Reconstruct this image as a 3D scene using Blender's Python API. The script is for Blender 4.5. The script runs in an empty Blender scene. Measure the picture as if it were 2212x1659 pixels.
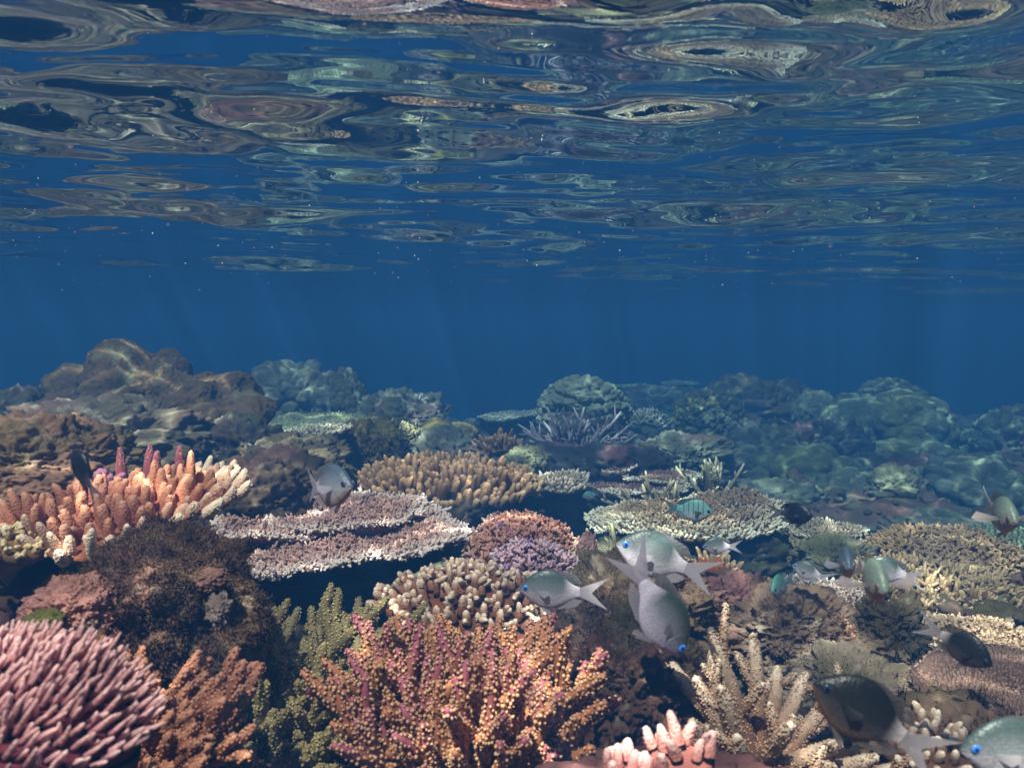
import bpy, bmesh, math, random
import numpy as np
from mathutils import Vector, Matrix, Euler

R = math.radians
scene = bpy.context.scene
COL = scene.collection

# ------------------------------------------------------------------ camera
FPX, CX, CY = 1916.0, 1106.0, 829.5          # focal length and centre in the measuring frame (2212 x 1659)
PITCH = R(3.3)
cam_d = bpy.data.cameras.new('camera')
cam_d.sensor_width = 36.0
cam_d.lens = 36.0 * FPX / 2212.0
cam_d.clip_start = 0.02
cam_d.clip_end = 500.0
cam_d.dof.use_dof = True
cam_d.dof.focus_distance = 1.5
cam_d.dof.aperture_fstop = 12.0
cam = bpy.data.objects.new('camera', cam_d)
COL.objects.link(cam)
cam.location = (0, 0, 0)
cam.rotation_euler = (R(90) - PITCH, 0, 0)
scene.camera = cam

# ------------------------------------------------------------------ world, sun, exposure
SUN_EL, SUN_AZ = R(56), R(202)                # azimuth clockwise from +Y: behind the camera, a little to the left
world = bpy.data.worlds.new('World')
scene.world = world
world.use_nodes = True
wn = world.node_tree
bg = wn.nodes['Background']
sky = wn.nodes.new('ShaderNodeTexSky')
sky.sky_type = 'NISHITA'
sky.sun_disc = False
sky.sun_elevation = SUN_EL
sky.sun_rotation = SUN_AZ
wn.links.new(sky.outputs[0], bg.inputs[0])
bg.inputs[1].default_value = 0.10
sun_d = bpy.data.lights.new('sun', 'SUN')
sun_d.energy = 5.0
sun_d.angle = R(0.5)
sun_d.color = (1.0, 0.93, 0.82)
sun = bpy.data.objects.new('sun', sun_d)
COL.objects.link(sun)
sdir = Vector((math.sin(SUN_AZ) * math.cos(SUN_EL), math.cos(SUN_AZ) * math.cos(SUN_EL), math.sin(SUN_EL)))
sun.rotation_euler = sdir.to_track_quat('Z', 'Y').to_euler()
sun.location = sdir * 20
scene.view_settings.view_transform = 'Standard'
scene.view_settings.look = 'None'
scene.view_settings.exposure = 0.82
scene.view_settings.gamma = 1.0
cy = scene.cycles
cy.max_bounces = 6
cy.diffuse_bounces = 3
cy.glossy_bounces = 4
cy.transparent_max_bounces = 10
cy.volume_bounces = 1
cy.caustics_reflective = False
cy.caustics_refractive = False
cy.sample_clamp_indirect = 4.0
cy.use_denoising = True

WATER_Z = 0.205                                # still-water level above the lens

# ------------------------------------------------------------------ numeric helpers
def lin(r, g, b):
    f = lambda c: (c / 12.92 if c <= 0.04045 else ((c + 0.055) / 1.055) ** 2.4)
    return np.array([f(r / 255), f(g / 255), f(b / 255)])

def P(px, py, D):
    """point D metres in front of the lens, seen at a measured position"""
    a, b = (px - CX) / FPX, -(py - CY) / FPX
    y = math.cos(PITCH) + b * math.sin(PITCH)
    z = -math.sin(PITCH) + b * math.cos(PITCH)
    s = D / y
    return Vector((a * s, D, z * s))

def hash3(ix, iy, iz, seed):
    h = (ix.astype(np.int64) * 374761393 + iy.astype(np.int64) * 668265263 + iz.astype(np.int64) * 2147483647 + seed * 974634777) & 0xffffffff
    h = ((h ^ (h >> 13)) * 1274126177) & 0xffffffff
    h = ((h ^ (h >> 16)) * 2246822519) & 0xffffffff
    h ^= h >> 15
    return (h & 0xffffff).astype(np.float64) / 16777215.0

def vnoise(p, seed=0):
    i = np.floor(p).astype(np.int64); f = p - i
    u = f * f * f * (f * (f * 6 - 15) + 10)
    r = 0
    for dx in (0, 1):
        wx = u[:, 0] if dx else 1 - u[:, 0]
        for dy in (0, 1):
            wy = u[:, 1] if dy else 1 - u[:, 1]
            for dz in (0, 1):
                wz = u[:, 2] if dz else 1 - u[:, 2]
                r = r + wx * wy * wz * hash3(i[:, 0] + dx, i[:, 1] + dy, i[:, 2] + dz, seed)
    return r * 2 - 1

def fbm(p, oct=4, seed=0, gain=0.5, lac=2.03):
    a, s, r = 1.0, 0.0, 0
    q = p.copy()
    for k in range(oct):
        r = r + a * vnoise(q, seed + k * 17); s += a
        a *= gain; q = q * lac + 3.1
    return r / s

def worley(p, seed=0):
    i = np.floor(p).astype(np.int64); f = p - i
    d1 = np.full(len(p), 9.0); d2 = np.full(len(p), 9.0)
    for dx in (-1, 0, 1):
        for dy in (-1, 0, 1):
            for dz in (-1, 0, 1):
                a, b, c = i[:, 0] + dx, i[:, 1] + dy, i[:, 2] + dz
                ox = hash3(a, b, c, seed + 1) + dx - f[:, 0]
                oy = hash3(a, b, c, seed + 2) + dy - f[:, 1]
                oz = hash3(a, b, c, seed + 3) + dz - f[:, 2]
                d = np.sqrt(ox * ox + oy * oy + oz * oz)
                m = d < d1
                d2 = np.where(m, d1, np.minimum(d2, d)); d1 = np.where(m, d, d1)
    return d1, d2

def norm(v):
    return v / np.maximum(np.linalg.norm(v, axis=-1, keepdims=True), 1e-9)

# ------------------------------------------------------------------ mesh assembly
class Geo:
    """collects vertex blocks, quads and triangles with a colour per vertex"""
    def __init__(s):
        s.v, s.q, s.t, s.c, s.n = [], [], [], [], 0
    def add(s, v, q=None, t=None, c=None):
        v = np.asarray(v, float)
        if q is not None and len(q): s.q.append(np.asarray(q) + s.n)
        if t is not None and len(t): s.t.append(np.asarray(t) + s.n)
        s.v.append(v)
        c = np.asarray(c if c is not None else (0.5, 0.5, 0.5), float)
        if c.ndim == 1: c = np.tile(c, (len(v), 1))
        s.c.append(c); s.n += len(v)
    def build(s, name, mat, parent=None, loc=None, smooth=True):
        V = np.concatenate(s.v); C = np.concatenate(s.c)
        if loc is not None: V = V - np.array(loc)
        Q = np.concatenate(s.q) if s.q else np.zeros((0, 4), int)
        T = np.concatenate(s.t) if s.t else np.zeros((0, 3), int)
        me = bpy.data.meshes.new(name)
        me.vertices.add(len(V)); me.vertices.foreach_set('co', V.astype(np.float32).ravel())
        nl = Q.size + T.size
        me.loops.add(nl)
        me.loops.foreach_set('vertex_index', np.concatenate([Q.ravel(), T.ravel()]).astype(np.int32))
        me.polygons.add(len(Q) + len(T))
        st = np.concatenate([np.arange(len(Q)) * 4, Q.size + np.arange(len(T)) * 3])
        me.polygons.foreach_set('loop_start', st.astype(np.int32))
        me.update(calc_edges=True)
        me.polygons.foreach_set('use_smooth', np.full(len(me.polygons), smooth))
        at = me.color_attributes.new('col', 'FLOAT_COLOR', 'POINT')
        at.data.foreach_set('color', np.concatenate([np.clip(C, 0, 1), np.ones((len(C), 1))], 1).astype(np.float32).ravel())
        if mat: me.materials.append(mat)
        o = bpy.data.objects.new(name, me)
        COL.objects.link(o)
        if parent is not None: o.parent = parent
        return o

def thing(name, label, cat, loc, group=None):
    o = bpy.data.objects.new(name, None); COL.objects.link(o)
    o.location = loc; o.empty_display_size = 0.02
    o['label'] = label; o['category'] = cat
    if group: o['group'] = group
    return o

def tag(o, label, cat, group=None):
    o['label'] = label; o['category'] = cat
    if group: o['group'] = group
    return o

def tubes(geo, B, Dv, L, Rd, prof, S=6, bend=None, col0=None, col1=None, cpow=1.5, jit=0.08, rng=None, cmid=None):
    """many tapered, round-tipped fingers at once. B base, Dv direction, L length, Rd radius, prof [(t, r)] ending near the tip."""
    N = len(B)
    if N == 0: return
    rng = rng or np.random.default_rng(1)
    Dv = norm(np.asarray(Dv, float)); L = np.broadcast_to(L, (N,)); Rd = np.broadcast_to(Rd, (N,))
    bend = np.zeros((N, 3)) if bend is None else bend
    ref = np.where(np.abs(Dv[:, 2:3]) > 0.9, np.array([[1.0, 0, 0]]), np.array([[0, 0, 1.0]]))
    ref = np.tile(ref, (1, 1)) if ref.shape == (N, 3) else np.broadcast_to(ref, (N, 3))
    X = norm(np.cross(Dv, ref)); Y = np.cross(Dv, X)
    K = len(prof)
    ang = (np.arange(S) / S * 2 * np.pi)[None, :] + rng.random((N, 1)) * 6.28
    ca, sa = np.cos(ang), np.sin(ang)
    rings = []
    T = []
    for (t, r) in prof:
        c = B + Dv * (L * t)[:, None] + bend * (t * t)
        rr = (Rd * r)[:, None] * (1 + jit * (rng.random((N, S)) * 2 - 1))
        ring = c[:, None, :] + X[:, None, :] * (ca * rr)[..., None] + Y[:, None, :] * (sa * rr)[..., None]
        rings.append(ring); T.append(t)
    tip = (B + Dv * L[:, None] + bend)[:, None, :]
    V = np.concatenate(rings + [tip], 1)                     # N, K*S+1, 3
    M = K * S + 1
    q = []
    for k in range(K - 1):
        for s in range(S):
            s2 = (s + 1) % S
            q.append((k * S + s, k * S + s2, (k + 1) * S + s2, (k + 1) * S + s))
    tr = [((K - 1) * S + s, (K - 1) * S + (s + 1) % S, K * S) for s in range(S)]
    off = (np.arange(N) * M)[:, None, None]
    q = (np.array(q).reshape(1, -1, 4) + off).reshape(-1, 4) if q else None
    tr = (np.array(tr).reshape(1, -1, 3) + off).reshape(-1, 3)
    tv = np.concatenate([np.repeat(T, S), [1.0]])            # M
    w = (tv ** cpow)[None, :, None]
    c0 = np.asarray(col0, float); c1 = np.asarray(col1, float)
    if c0.ndim == 1: c0 = np.tile(c0, (N, 1))
    if c1.ndim == 1: c1 = np.tile(c1, (N, 1))
    C = c0[:, None, :] * (1 - w) + c1[:, None, :] * w
    geo.add(V.reshape(-1, 3), q, tr, C.reshape(-1, 3))

FINGER = [(-0.15, 1.05), (0.25, 1.0), (0.6, 0.92), (0.84, 0.72), (0.96, 0.42)]
STUB = [(-0.1, 1.0), (0.55, 0.85), (0.9, 0.45)]

# ------------------------------------------------------------------ materials
def new_mat(name):
    m = bpy.data.materials.new(name); m.use_nodes = True
    nt = m.node_tree; b = nt.nodes['Principled BSDF']
    return m, nt, b

_mats = {}
def coral_mat(scale=300.0, depth=0.0012, rough=0.75, mott=0.35, kind='polyp', spec=0.25, grain=900.0):
    """living or bare surface: own colour from the mesh, mottled, with a bump of polyps, ridges or turf"""
    key = (scale, depth, rough, mott, kind)
    if key in _mats: return _mats[key]
    m, nt, b = new_mat('surface_' + kind)
    N, Lk = nt.nodes, nt.links
    at = N.new('ShaderNodeVertexColor'); at.layer_name = 'col'
    tc = N.new('ShaderNodeTexCoord')
    nz = N.new('ShaderNodeTexNoise'); nz.inputs['Scale'].default_value = scale * 0.16; nz.inputs['Detail'].default_value = 5; nz.inputs['Roughness'].default_value = 0.65
    Lk.new(tc.outputs['Object'], nz.inputs['Vector'])
    mr = N.new('ShaderNodeMapRange'); mr.inputs[1].default_value = 0.3; mr.inputs[2].default_value = 0.7
    mr.inputs[3].default_value = 1 - mott; mr.inputs[4].default_value = 1 + mott * 0.8
    Lk.new(nz.outputs[0], mr.inputs[0])
    mx = N.new('ShaderNodeVectorMath'); mx.operation = 'SCALE'
    Lk.new(at.outputs['Color'], mx.inputs[0]); Lk.new(mr.outputs[0], mx.inputs['Scale'])
    Lk.new(mx.outputs[0], b.inputs['Base Color'])
    b.inputs['Roughness'].default_value = rough
    b.inputs['Specular IOR Level'].default_value = spec
    bp = N.new('ShaderNodeBump'); bp.inputs['Strength'].default_value = 0.9; bp.inputs['Distance'].default_value = depth
    if kind == 'polyp':
        vo = N.new('ShaderNodeTexVoronoi'); vo.feature = 'SMOOTH_F1'; vo.inputs['Scale'].default_value = scale
        Lk.new(tc.outputs['Object'], vo.inputs['Vector'])
        inv = N.new('ShaderNodeMath'); inv.operation = 'SUBTRACT'; inv.inputs[0].default_value = 1.0
        Lk.new(vo.outputs[0], inv.inputs[1]); Lk.new(inv.outputs[0], bp.inputs['Height'])
    elif kind == 'ridge':
        wv = N.new('ShaderNodeTexWave'); wv.bands_direction = 'Z'; wv.inputs['Scale'].default_value = scale
        wv.inputs['Distortion'].default_value = 5.0; wv.inputs['Detail'].default_value = 3; wv.inputs['Detail Scale'].default_value = 1.6
        Lk.new(tc.outputs['Object'], wv.inputs['Vector']); Lk.new(wv.outputs[1], bp.inputs['Height'])
    else:
        n2 = N.new('ShaderNodeTexNoise'); n2.inputs['Scale'].default_value = scale; n2.inputs['Detail'].default_value = 8; n2.inputs['Roughness'].default_value = 0.75
        Lk.new(tc.outputs['Object'], n2.inputs['Vector']); Lk.new(n2.outputs[0], bp.inputs['Height'])
    Lk.new(bp.outputs[0], b.inputs['Normal'])
    _mats[key] = m
    return m

def fish_mat():
    if 'fish' in _mats: return _mats['fish']
    m, nt, b = new_mat('fish_skin'); N, Lk = nt.nodes, nt.links
    at = N.new('ShaderNodeVertexColor'); at.layer_name = 'col'
    tc = N.new('ShaderNodeTexCoord')
    mp = N.new('ShaderNodeMapping'); mp.inputs['Scale'].default_value = (400, 400, 460)
    vo = N.new('ShaderNodeTexVoronoi'); vo.inputs['Scale'].default_value = 1.0; vo.inputs['Randomness'].default_value = 0.6
    Lk.new(tc.outputs['Object'], mp.inputs[0]); Lk.new(mp.outputs[0], vo.inputs['Vector'])
    mr = N.new('ShaderNodeMapRange'); mr.inputs[1].default_value = 0.1; mr.inputs[2].default_value = 0.7; mr.inputs[3].default_value = 1.06; mr.inputs[4].default_value = 0.82
    Lk.new(vo.outputs[0], mr.inputs[0])
    mx = N.new('ShaderNodeVectorMath'); mx.operation = 'SCALE'
    Lk.new(at.outputs['Color'], mx.inputs[0]); Lk.new(mr.outputs[0], mx.inputs['Scale']); Lk.new(mx.outputs[0], b.inputs['Base Color'])
    b.inputs['Roughness'].default_value = 0.38; b.inputs['Specular IOR Level'].default_value = 0.4
    bp = N.new('ShaderNodeBump'); bp.inputs['Strength'].default_value = 0.5; bp.inputs['Distance'].default_value = 0.0006; bp.invert = True
    Lk.new(vo.outputs[0], bp.inputs['Height']); Lk.new(bp.outputs[0], b.inputs['Normal'])
    _mats['fish'] = m
    return m

def fin_mat():
    if 'fin' in _mats: return _mats['fin']
    m, nt, b = new_mat('fish_fin'); N, Lk = nt.nodes, nt.links
    at = N.new('ShaderNodeVertexColor'); at.layer_name = 'col'
    Lk.new(at.outputs['Color'], b.inputs['Base Color']); b.inputs['Roughness'].default_value = 0.5
    tl = N.new('ShaderNodeBsdfTranslucent'); Lk.new(at.outputs['Color'], tl.inputs[0])
    tp = N.new('ShaderNodeBsdfTransparent')
    m1 = N.new('ShaderNodeMixShader'); m1.inputs[0].default_value = 0.45
    m2 = N.new('ShaderNodeMixShader'); m2.inputs[0].default_value = 0.32
    Lk.new(b.outputs[0], m1.inputs[1]); Lk.new(tl.outputs[0], m1.inputs[2])
    Lk.new(m1.outputs[0], m2.inputs[1]); Lk.new(tp.outputs[0], m2.inputs[2])
    Lk.new(m2.outputs[0], N['Material Output'].inputs[0])
    _mats['fin'] = m
    return m

def eye_mat():
    if 'eye' in _mats: return _mats['eye']
    m, nt, b = new_mat('fish_eye')
    at = nt.nodes.new('ShaderNodeVertexColor'); at.layer_name = 'col'
    nt.links.new(at.outputs['Color'], b.inputs['Base Color']); b.inputs['Roughness'].default_value = 0.12
    _mats['eye'] = m
    return m

# ------------------------------------------------------------------ water, haze
def axis_pts(lo, hi, step, grow, c=0.0):
    a = [c]; s = step
    while a[-1] < hi: a.append(a[-1] + s); s = step + grow * abs(a[-1] - c)
    b = [c]; s = step
    while b[-1] > lo: b.append(b[-1] - s); s = step + grow * abs(b[-1] - c)
    return np.array(b[:0:-1] + a)

def grid(geo, xs, ys, zf, col):
    X, Y = np.meshgrid(xs, ys); x, y = X.ravel(), Y.ravel()
    z = zf(x, y)
    nx, ny = len(xs), len(ys)
    i = (np.arange(ny - 1)[:, None] * nx + np.arange(nx - 1)[None, :]).ravel()
    q = np.stack([i, i + 1, i + nx + 1, i + nx], 1)
    geo.add(np.stack([x, y, z], 1), q, None, col(x, y, z) if callable(col) else col)

def water_z(x, y):
    p = lambda sx, sy, o: np.stack([x * sx + o, y * sy - o, np.zeros_like(x) + o], 1)
    w = fbm(p(0.9, 0.9, 2.2), 2, 91) * 0.25
    xx, yy = x + w, y + 0.7 * w
    q = lambda sx, sy, o: np.stack([xx * sx + o, yy * sy - o, np.zeros_like(x) + o], 1)
    z = 0.020 * vnoise(q(1.5, 1.9, 5.3), 3) + 0.0115 * vnoise(q(3.4, 4.6, 1.7), 4)
    z = z + 0.0038 * vnoise(q(8.5, 10.5, 7.1), 5) + 0.0011 * vnoise(q(19, 23, 3.9), 6)
    return WATER_Z + z

def make_water():
    g = Geo()
    xs = axis_pts(-44, 44, 0.007, 0.010); ys = axis_pts(-9, 68, 0.007, 0.012, 0.8)
    grid(g, xs, ys, water_z, (0.5, 0.6, 0.7))
    m = bpy.data.materials.new('water_surface'); m.use_nodes = True
    nt = m.node_tree; N, Lk = nt.nodes, nt.links
    for n in list(N): N.remove(n)
    out = N.new('ShaderNodeOutputMaterial')
    geo = N.new('ShaderNodeNewGeometry')
    dot = N.new('ShaderNodeVectorMath'); dot.operation = 'DOT_PRODUCT'
    Lk.new(geo.outputs['Incoming'], dot.inputs[0]); Lk.new(geo.outputs['Normal'], dot.inputs[1])
    ab = N.new('ShaderNodeMath'); ab.operation = 'ABSOLUTE'; Lk.new(dot.outputs['Value'], ab.inputs[0])
    mr = N.new('ShaderNodeMapRange'); mr.interpolation_type = 'SMOOTHSTEP'   # total internal reflection beyond 48.6 degrees
    mr.inputs[1].default_value = 0.645; mr.inputs[2].default_value = 0.70; mr.inputs[3].default_value = 1.0; mr.inputs[4].default_value = 0.03
    Lk.new(ab.outputs[0], mr.inputs[0])
    gl = N.new('ShaderNodeBsdfGlossy'); gl.inputs['Roughness'].default_value = 0.0; gl.inputs['Color'].default_value = (0.74, 0.83, 0.90, 1)
    tp = N.new('ShaderNodeBsdfTransparent')
    # net of bright lines painted into the transmission tint, imitating light gathered by waves
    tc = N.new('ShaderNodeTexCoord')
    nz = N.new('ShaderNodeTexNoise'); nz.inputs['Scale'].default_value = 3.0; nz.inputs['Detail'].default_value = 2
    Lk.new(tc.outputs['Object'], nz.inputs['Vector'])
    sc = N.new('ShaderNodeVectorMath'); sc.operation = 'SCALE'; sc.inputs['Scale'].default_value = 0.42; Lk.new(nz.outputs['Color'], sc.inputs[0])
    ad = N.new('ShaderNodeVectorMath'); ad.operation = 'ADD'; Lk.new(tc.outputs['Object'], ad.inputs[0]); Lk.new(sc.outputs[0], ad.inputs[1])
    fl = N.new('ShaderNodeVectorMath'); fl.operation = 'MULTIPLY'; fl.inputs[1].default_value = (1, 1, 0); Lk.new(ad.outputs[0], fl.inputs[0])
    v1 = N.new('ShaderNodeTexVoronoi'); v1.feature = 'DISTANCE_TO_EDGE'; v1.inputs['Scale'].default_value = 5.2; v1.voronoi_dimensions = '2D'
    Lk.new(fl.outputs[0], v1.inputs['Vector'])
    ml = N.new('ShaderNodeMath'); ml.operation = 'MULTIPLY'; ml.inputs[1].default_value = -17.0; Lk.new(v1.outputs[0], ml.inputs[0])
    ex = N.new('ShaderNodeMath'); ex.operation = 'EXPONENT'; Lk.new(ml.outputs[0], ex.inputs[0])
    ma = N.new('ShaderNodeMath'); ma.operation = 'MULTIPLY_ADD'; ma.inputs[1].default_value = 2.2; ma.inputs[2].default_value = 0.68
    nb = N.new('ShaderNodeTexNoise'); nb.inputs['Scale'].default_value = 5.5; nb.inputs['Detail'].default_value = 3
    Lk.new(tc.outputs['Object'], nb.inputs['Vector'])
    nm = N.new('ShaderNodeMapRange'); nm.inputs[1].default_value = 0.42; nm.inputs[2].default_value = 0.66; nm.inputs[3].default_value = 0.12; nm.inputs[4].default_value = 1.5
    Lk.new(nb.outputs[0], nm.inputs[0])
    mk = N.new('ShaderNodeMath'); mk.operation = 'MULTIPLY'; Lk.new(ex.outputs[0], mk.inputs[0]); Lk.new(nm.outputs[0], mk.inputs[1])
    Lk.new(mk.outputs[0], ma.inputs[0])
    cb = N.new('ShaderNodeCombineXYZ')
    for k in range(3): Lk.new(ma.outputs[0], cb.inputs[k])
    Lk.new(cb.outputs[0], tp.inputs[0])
    mx = N.new('ShaderNodeMixShader'); Lk.new(mr.outputs[0], mx.inputs[0]); Lk.new(tp.outputs[0], mx.inputs[1]); Lk.new(gl.outputs[0], mx.inputs[2])
    Lk.new(mx.outputs[0], out.inputs[0])
    o = g.build('water', m); o['kind'] = 'structure'; o['label'] = 'rippled underside of the sea surface mirroring the reef'

def make_haze():
    bm = bmesh.new(); bmesh.ops.create_cube(bm, size=1.0)
    me = bpy.data.meshes.new('haze'); bm.to_mesh(me); bm.free()
    o = bpy.data.objects.new('haze', me); COL.objects.link(o)
    o.scale = (100, 90, 13.3); o.location = (0, 30, 0.30 - 6.65)
    m = bpy.data.materials.new('sea_water_volume'); m.use_nodes = True
    nt = m.node_tree
    for n in list(nt.nodes): nt.nodes.remove(n)
    out = nt.nodes.new('ShaderNodeOutputMaterial'); pv = nt.nodes.new('ShaderNodeVolumePrincipled')
    pv.inputs['Density'].default_value = 0.37
    pv.inputs['Color'].default_value = (0.021, 0.090, 0.236, 1)
    pv.inputs['Absorption Color'].default_value = (0.0, 0.060, 0.084, 1)
    pv.inputs['Anisotropy'].default_value = 0.0
    nt.links.new(pv.outputs[0], out.inputs['Volume'])
    me.materials.append(m)
    o['kind'] = 'stuff'; o['label'] = 'clear blue sea water that fades far things'

# ------------------------------------------------------------------ sea floor
BUMPS = [  # x, y, radius, height
    (-1.5, 1.5, 0.7, 0.22), (-0.55, 1.0, 0.30, 0.10), (0.35, 1.35, 0.35, 0.14), (0.75, 1.25, 0.45, 0.16), 
    (-0.9, 2.7, 0.7, 0.10), (0.3, 3.6, 0.6, 0.10), (-1.0, 4.2, 0.8, 0.12),  (0.25, 2.9, 0.5, 0.10), (1.2, 1.7, .5, .06)]
def ground_z(x, y):
    x = np.atleast_1d(np.asarray(x, float)); y = np.atleast_1d(np.asarray(y, float))
    z = np.full(x.shape, -0.66)
    for (bx, by, r, h) in BUMPS:
        z = z + h * np.exp(-((x - bx) ** 2 + (y - by) ** 2) / (r * r))
    edge = 6.0 + 0.5 * np.sin(x * 0.9 + 1) + 0.6 * np.clip(x, -2, 3)
    z = z - 0.35 * np.clip(y - edge, 0, 30) ** 1.15 - 0.10 * np.clip(np.abs(x) - 6, 0, 50)
    z = np.maximum(z, -9.0)
    p = np.stack([x, y, np.zeros_like(x)], 1)
    z = z + 0.13 * fbm(p * 2.1, 4, 40) + 0.035 * fbm(p * 11.0, 4, 41, 0.6)
    f1, _ = worley(p * 4.3 + fbm(p * 3, 2, 44)[:, None], 42)
    z = z + 0.10 * (0.5 - f1) + 0.03 * fbm(p * 27.0, 3, 47, 0.65)
    return z

def rock_col(p, base, seed, contrast=0.6, pink=0.25, pale=0.3):
    n = fbm(p * 9, 4, seed); n2 = fbm(p * 28, 4, seed + 5, 0.65); n3 = fbm(p * 6 + 9, 3, seed + 9)
    c = np.array(base)[None, :] * (1 + contrast * n + contrast * 0.8 * n2)[:, None]
    w = np.clip((n3 - 0.22) * 6, 0, 1)[:, None] * pink
    c = c * (1 - w) + lin(178, 120, 120)[None, :] * w
    w = np.clip((n2 - 0.30) * 5, 0, 1)[:, None] * pale
    c = c * (1 - w) + lin(205, 195, 170)[None, :] * w
    w = np.clip((-n3 - 0.25) * 6, 0, 1)[:, None] * 0.5
    c = c * (1 - w) + lin(84, 88, 48)[None, :] * w
    return np.clip(c, 0.004, 1)

def make_floor():
    g = Geo()
    xs = axis_pts(-43, 43, 0.012, 0.02); ys = axis_pts(-8, 66, 0.012, 0.02, 1.2)
    grid(g, xs, ys, ground_z, lambda x, y, z: rock_col(np.stack([x, y, z], 1), lin(105, 84, 66), 50))
    o = g.build('sea_floor', coral_mat(70, 0.006, 0.9, 0.4, 'turf')); o['kind'] = 'structure'
    o['label'] = 'rough brown reef floor falling away into deep water'
# ------------------------------------------------------------------ rocks and mounds
_ico = {}
def ico(level):
    if level not in _ico:
        bm = bmesh.new(); bmesh.ops.create_icosphere(bm, subdivisions=level, radius=1.0)
        v = np.array([x.co[:] for x in bm.verts]); f = np.array([[q.index for q in x.verts] for x in bm.faces]); bm.free()
        _ico[level] = (v, f)
    return _ico[level]

def rock(label, c, size, seed, base=(104, 84, 66), level=6, rough=0.30, fine=0.06, pits=0.10, pink=0.25, pale=0.3, fuzz=0, fuzz_len=0.012,
         fuzz_col=(92, 66, 44), cat='rock', name='reef_rock', group=None, mat=None, yaw=0.0, contrast=0.6):
    v, f = ico(level)
    rng = np.random.default_rng(seed)
    s = np.array(size, float)
    n = fbm(v * 1.4 + seed, 3, seed); n2 = fbm(v * 4.5 + seed, 4, seed + 3, 0.6); n3 = fbm(v * 15 + seed, 3, seed + 4, 0.65)
    f1, f2 = worley(v * 3.2 + seed, seed)
    n4 = fbm(v * 42 + seed, 3, seed + 6, 0.7)
    r = 1 + 0.035 * n4 + rough * n * 1.5 + rough * 0.8 * n2 + fine * n3 * 1.6 - pits * np.clip(0.35 - (f2 - f1), 0, 1) * 2
    p = v * r[:, None] * s
    ca, sa = math.cos(yaw), math.sin(yaw)
    p = p @ np.array([[ca, sa, 0], [-sa, ca, 0], [0, 0, 1]])
    C = rock_col(p + np.array(c), lin(*base), seed, contrast, pink, pale)
    g = Geo(); g.add(p, None, f, C)
    o = g.build(name, mat or coral_mat(90, 0.005, 0.92, 0.45, 'turf')); o.location = c
    tag(o, label, cat, group)
    if fuzz:
        w = rng.integers(0, len(p), int(fuzz * 1.8)); keep = v[w, 2] > -0.35; w = w[keep]
        B = p[w] + (rng.random((len(w), 3)) - 0.5) * 0.01
        patch = fbm(p[w] * 16, 3, seed + 8); k = patch > -0.12; B, w, patch = B[k], w[k], patch[k]
        d = norm(v[w] + rng.normal(0, 0.55, (len(w), 3)))
        cc = lin(*fuzz_col)[None, :] * (0.8 + 0.7 * rng.random((len(w), 1)))
        g2 = Geo()
        tubes(g2, B, d, fuzz_len * 0.33 * (0.4 + rng.random(len(w)) + patch), fuzz_len * 0.06, STUB, 3, rng.normal(0, fuzz_len * 0.4, (len(w), 3)), cc, cc * 1.25, rng=rng)
        q = g2.build('turf_algae', coral_mat(300, 0.0005, 0.9, 0.3, 'turf'), o); q['kind'] = 'stuff'
    return o

def mound(label, c, size, seed, col, lobes=3.0, amp=0.28, level=7, mat=None, name='boulder_coral', cat='coral', rimcol=None, group=None, rough=0.10, frill=0.0, yaw=0.0, stack=0.0):
    """massive or leathery colony: rounded lobes with creases between them"""
    v, f = ico(level)
    sh = fbm(v * 1.3 + seed, 3, seed + 2)
    q = v * lobes + 0.35 * np.stack([fbm(v * 2 + 5, 2, seed + 7), fbm(v * 2 + 9, 2, seed + 8), fbm(v * 2 + 1, 2, seed + 9)], 1) + seed * 1.7
    f1, f2 = worley(q, seed)
    bulge = np.sqrt(np.clip(1 - (f1 / 0.85) ** 2, 0, 1))
    crease = np.clip((f2 - f1) * 3.0, 0, 1)
    r = 1 + rough * 2 * sh + amp * (bulge - 0.5) + amp * 0.25 * (crease - 0.7)
    if stack:
        g1, _ = worley(v * lobes * 0.5 + seed, seed + 31)
        r = r + stack * (np.sqrt(np.clip(1 - (g1 / 0.9) ** 2, 0, 1)) - 0.5)
    if frill:
        h1, h2 = worley(v * lobes * 2.6 + seed, seed + 61)
        r = r + frill * (np.sqrt(np.clip(1 - h1 ** 2, 0, 1)) - 0.6)
    r = r + 0.03 * fbm(v * 14, 4, seed + 4, 0.6) + 0.03 * (0.5 - worley(v * 20 + 3, seed + 70)[0])
    p = v * r[:, None] * np.array(size, float)
    ca, sa = math.cos(yaw), math.sin(yaw)
    p = p @ np.array([[ca, sa, 0], [-sa, ca, 0], [0, 0, 1]])
    C = lin(*col)[None, :] * (1 + 0.30 * fbm(v * 5, 3, seed + 5))[:, None]
    if rimcol is not None:
        w = np.clip(fbm(v * 7, 4, seed + 15) * 4 - 0.8, 0, 1)[:, None] * 0.7
        C = C * (1 - w) + lin(*rimcol)[None, :] * w
    g = Geo(); g.add(p, None, f, C)
    o = g.build(name, mat or coral_mat(70, 0.004, 0.8, 0.2, 'ridge')); o.location = c
    tag(o, label, cat, group)
    return o

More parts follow.
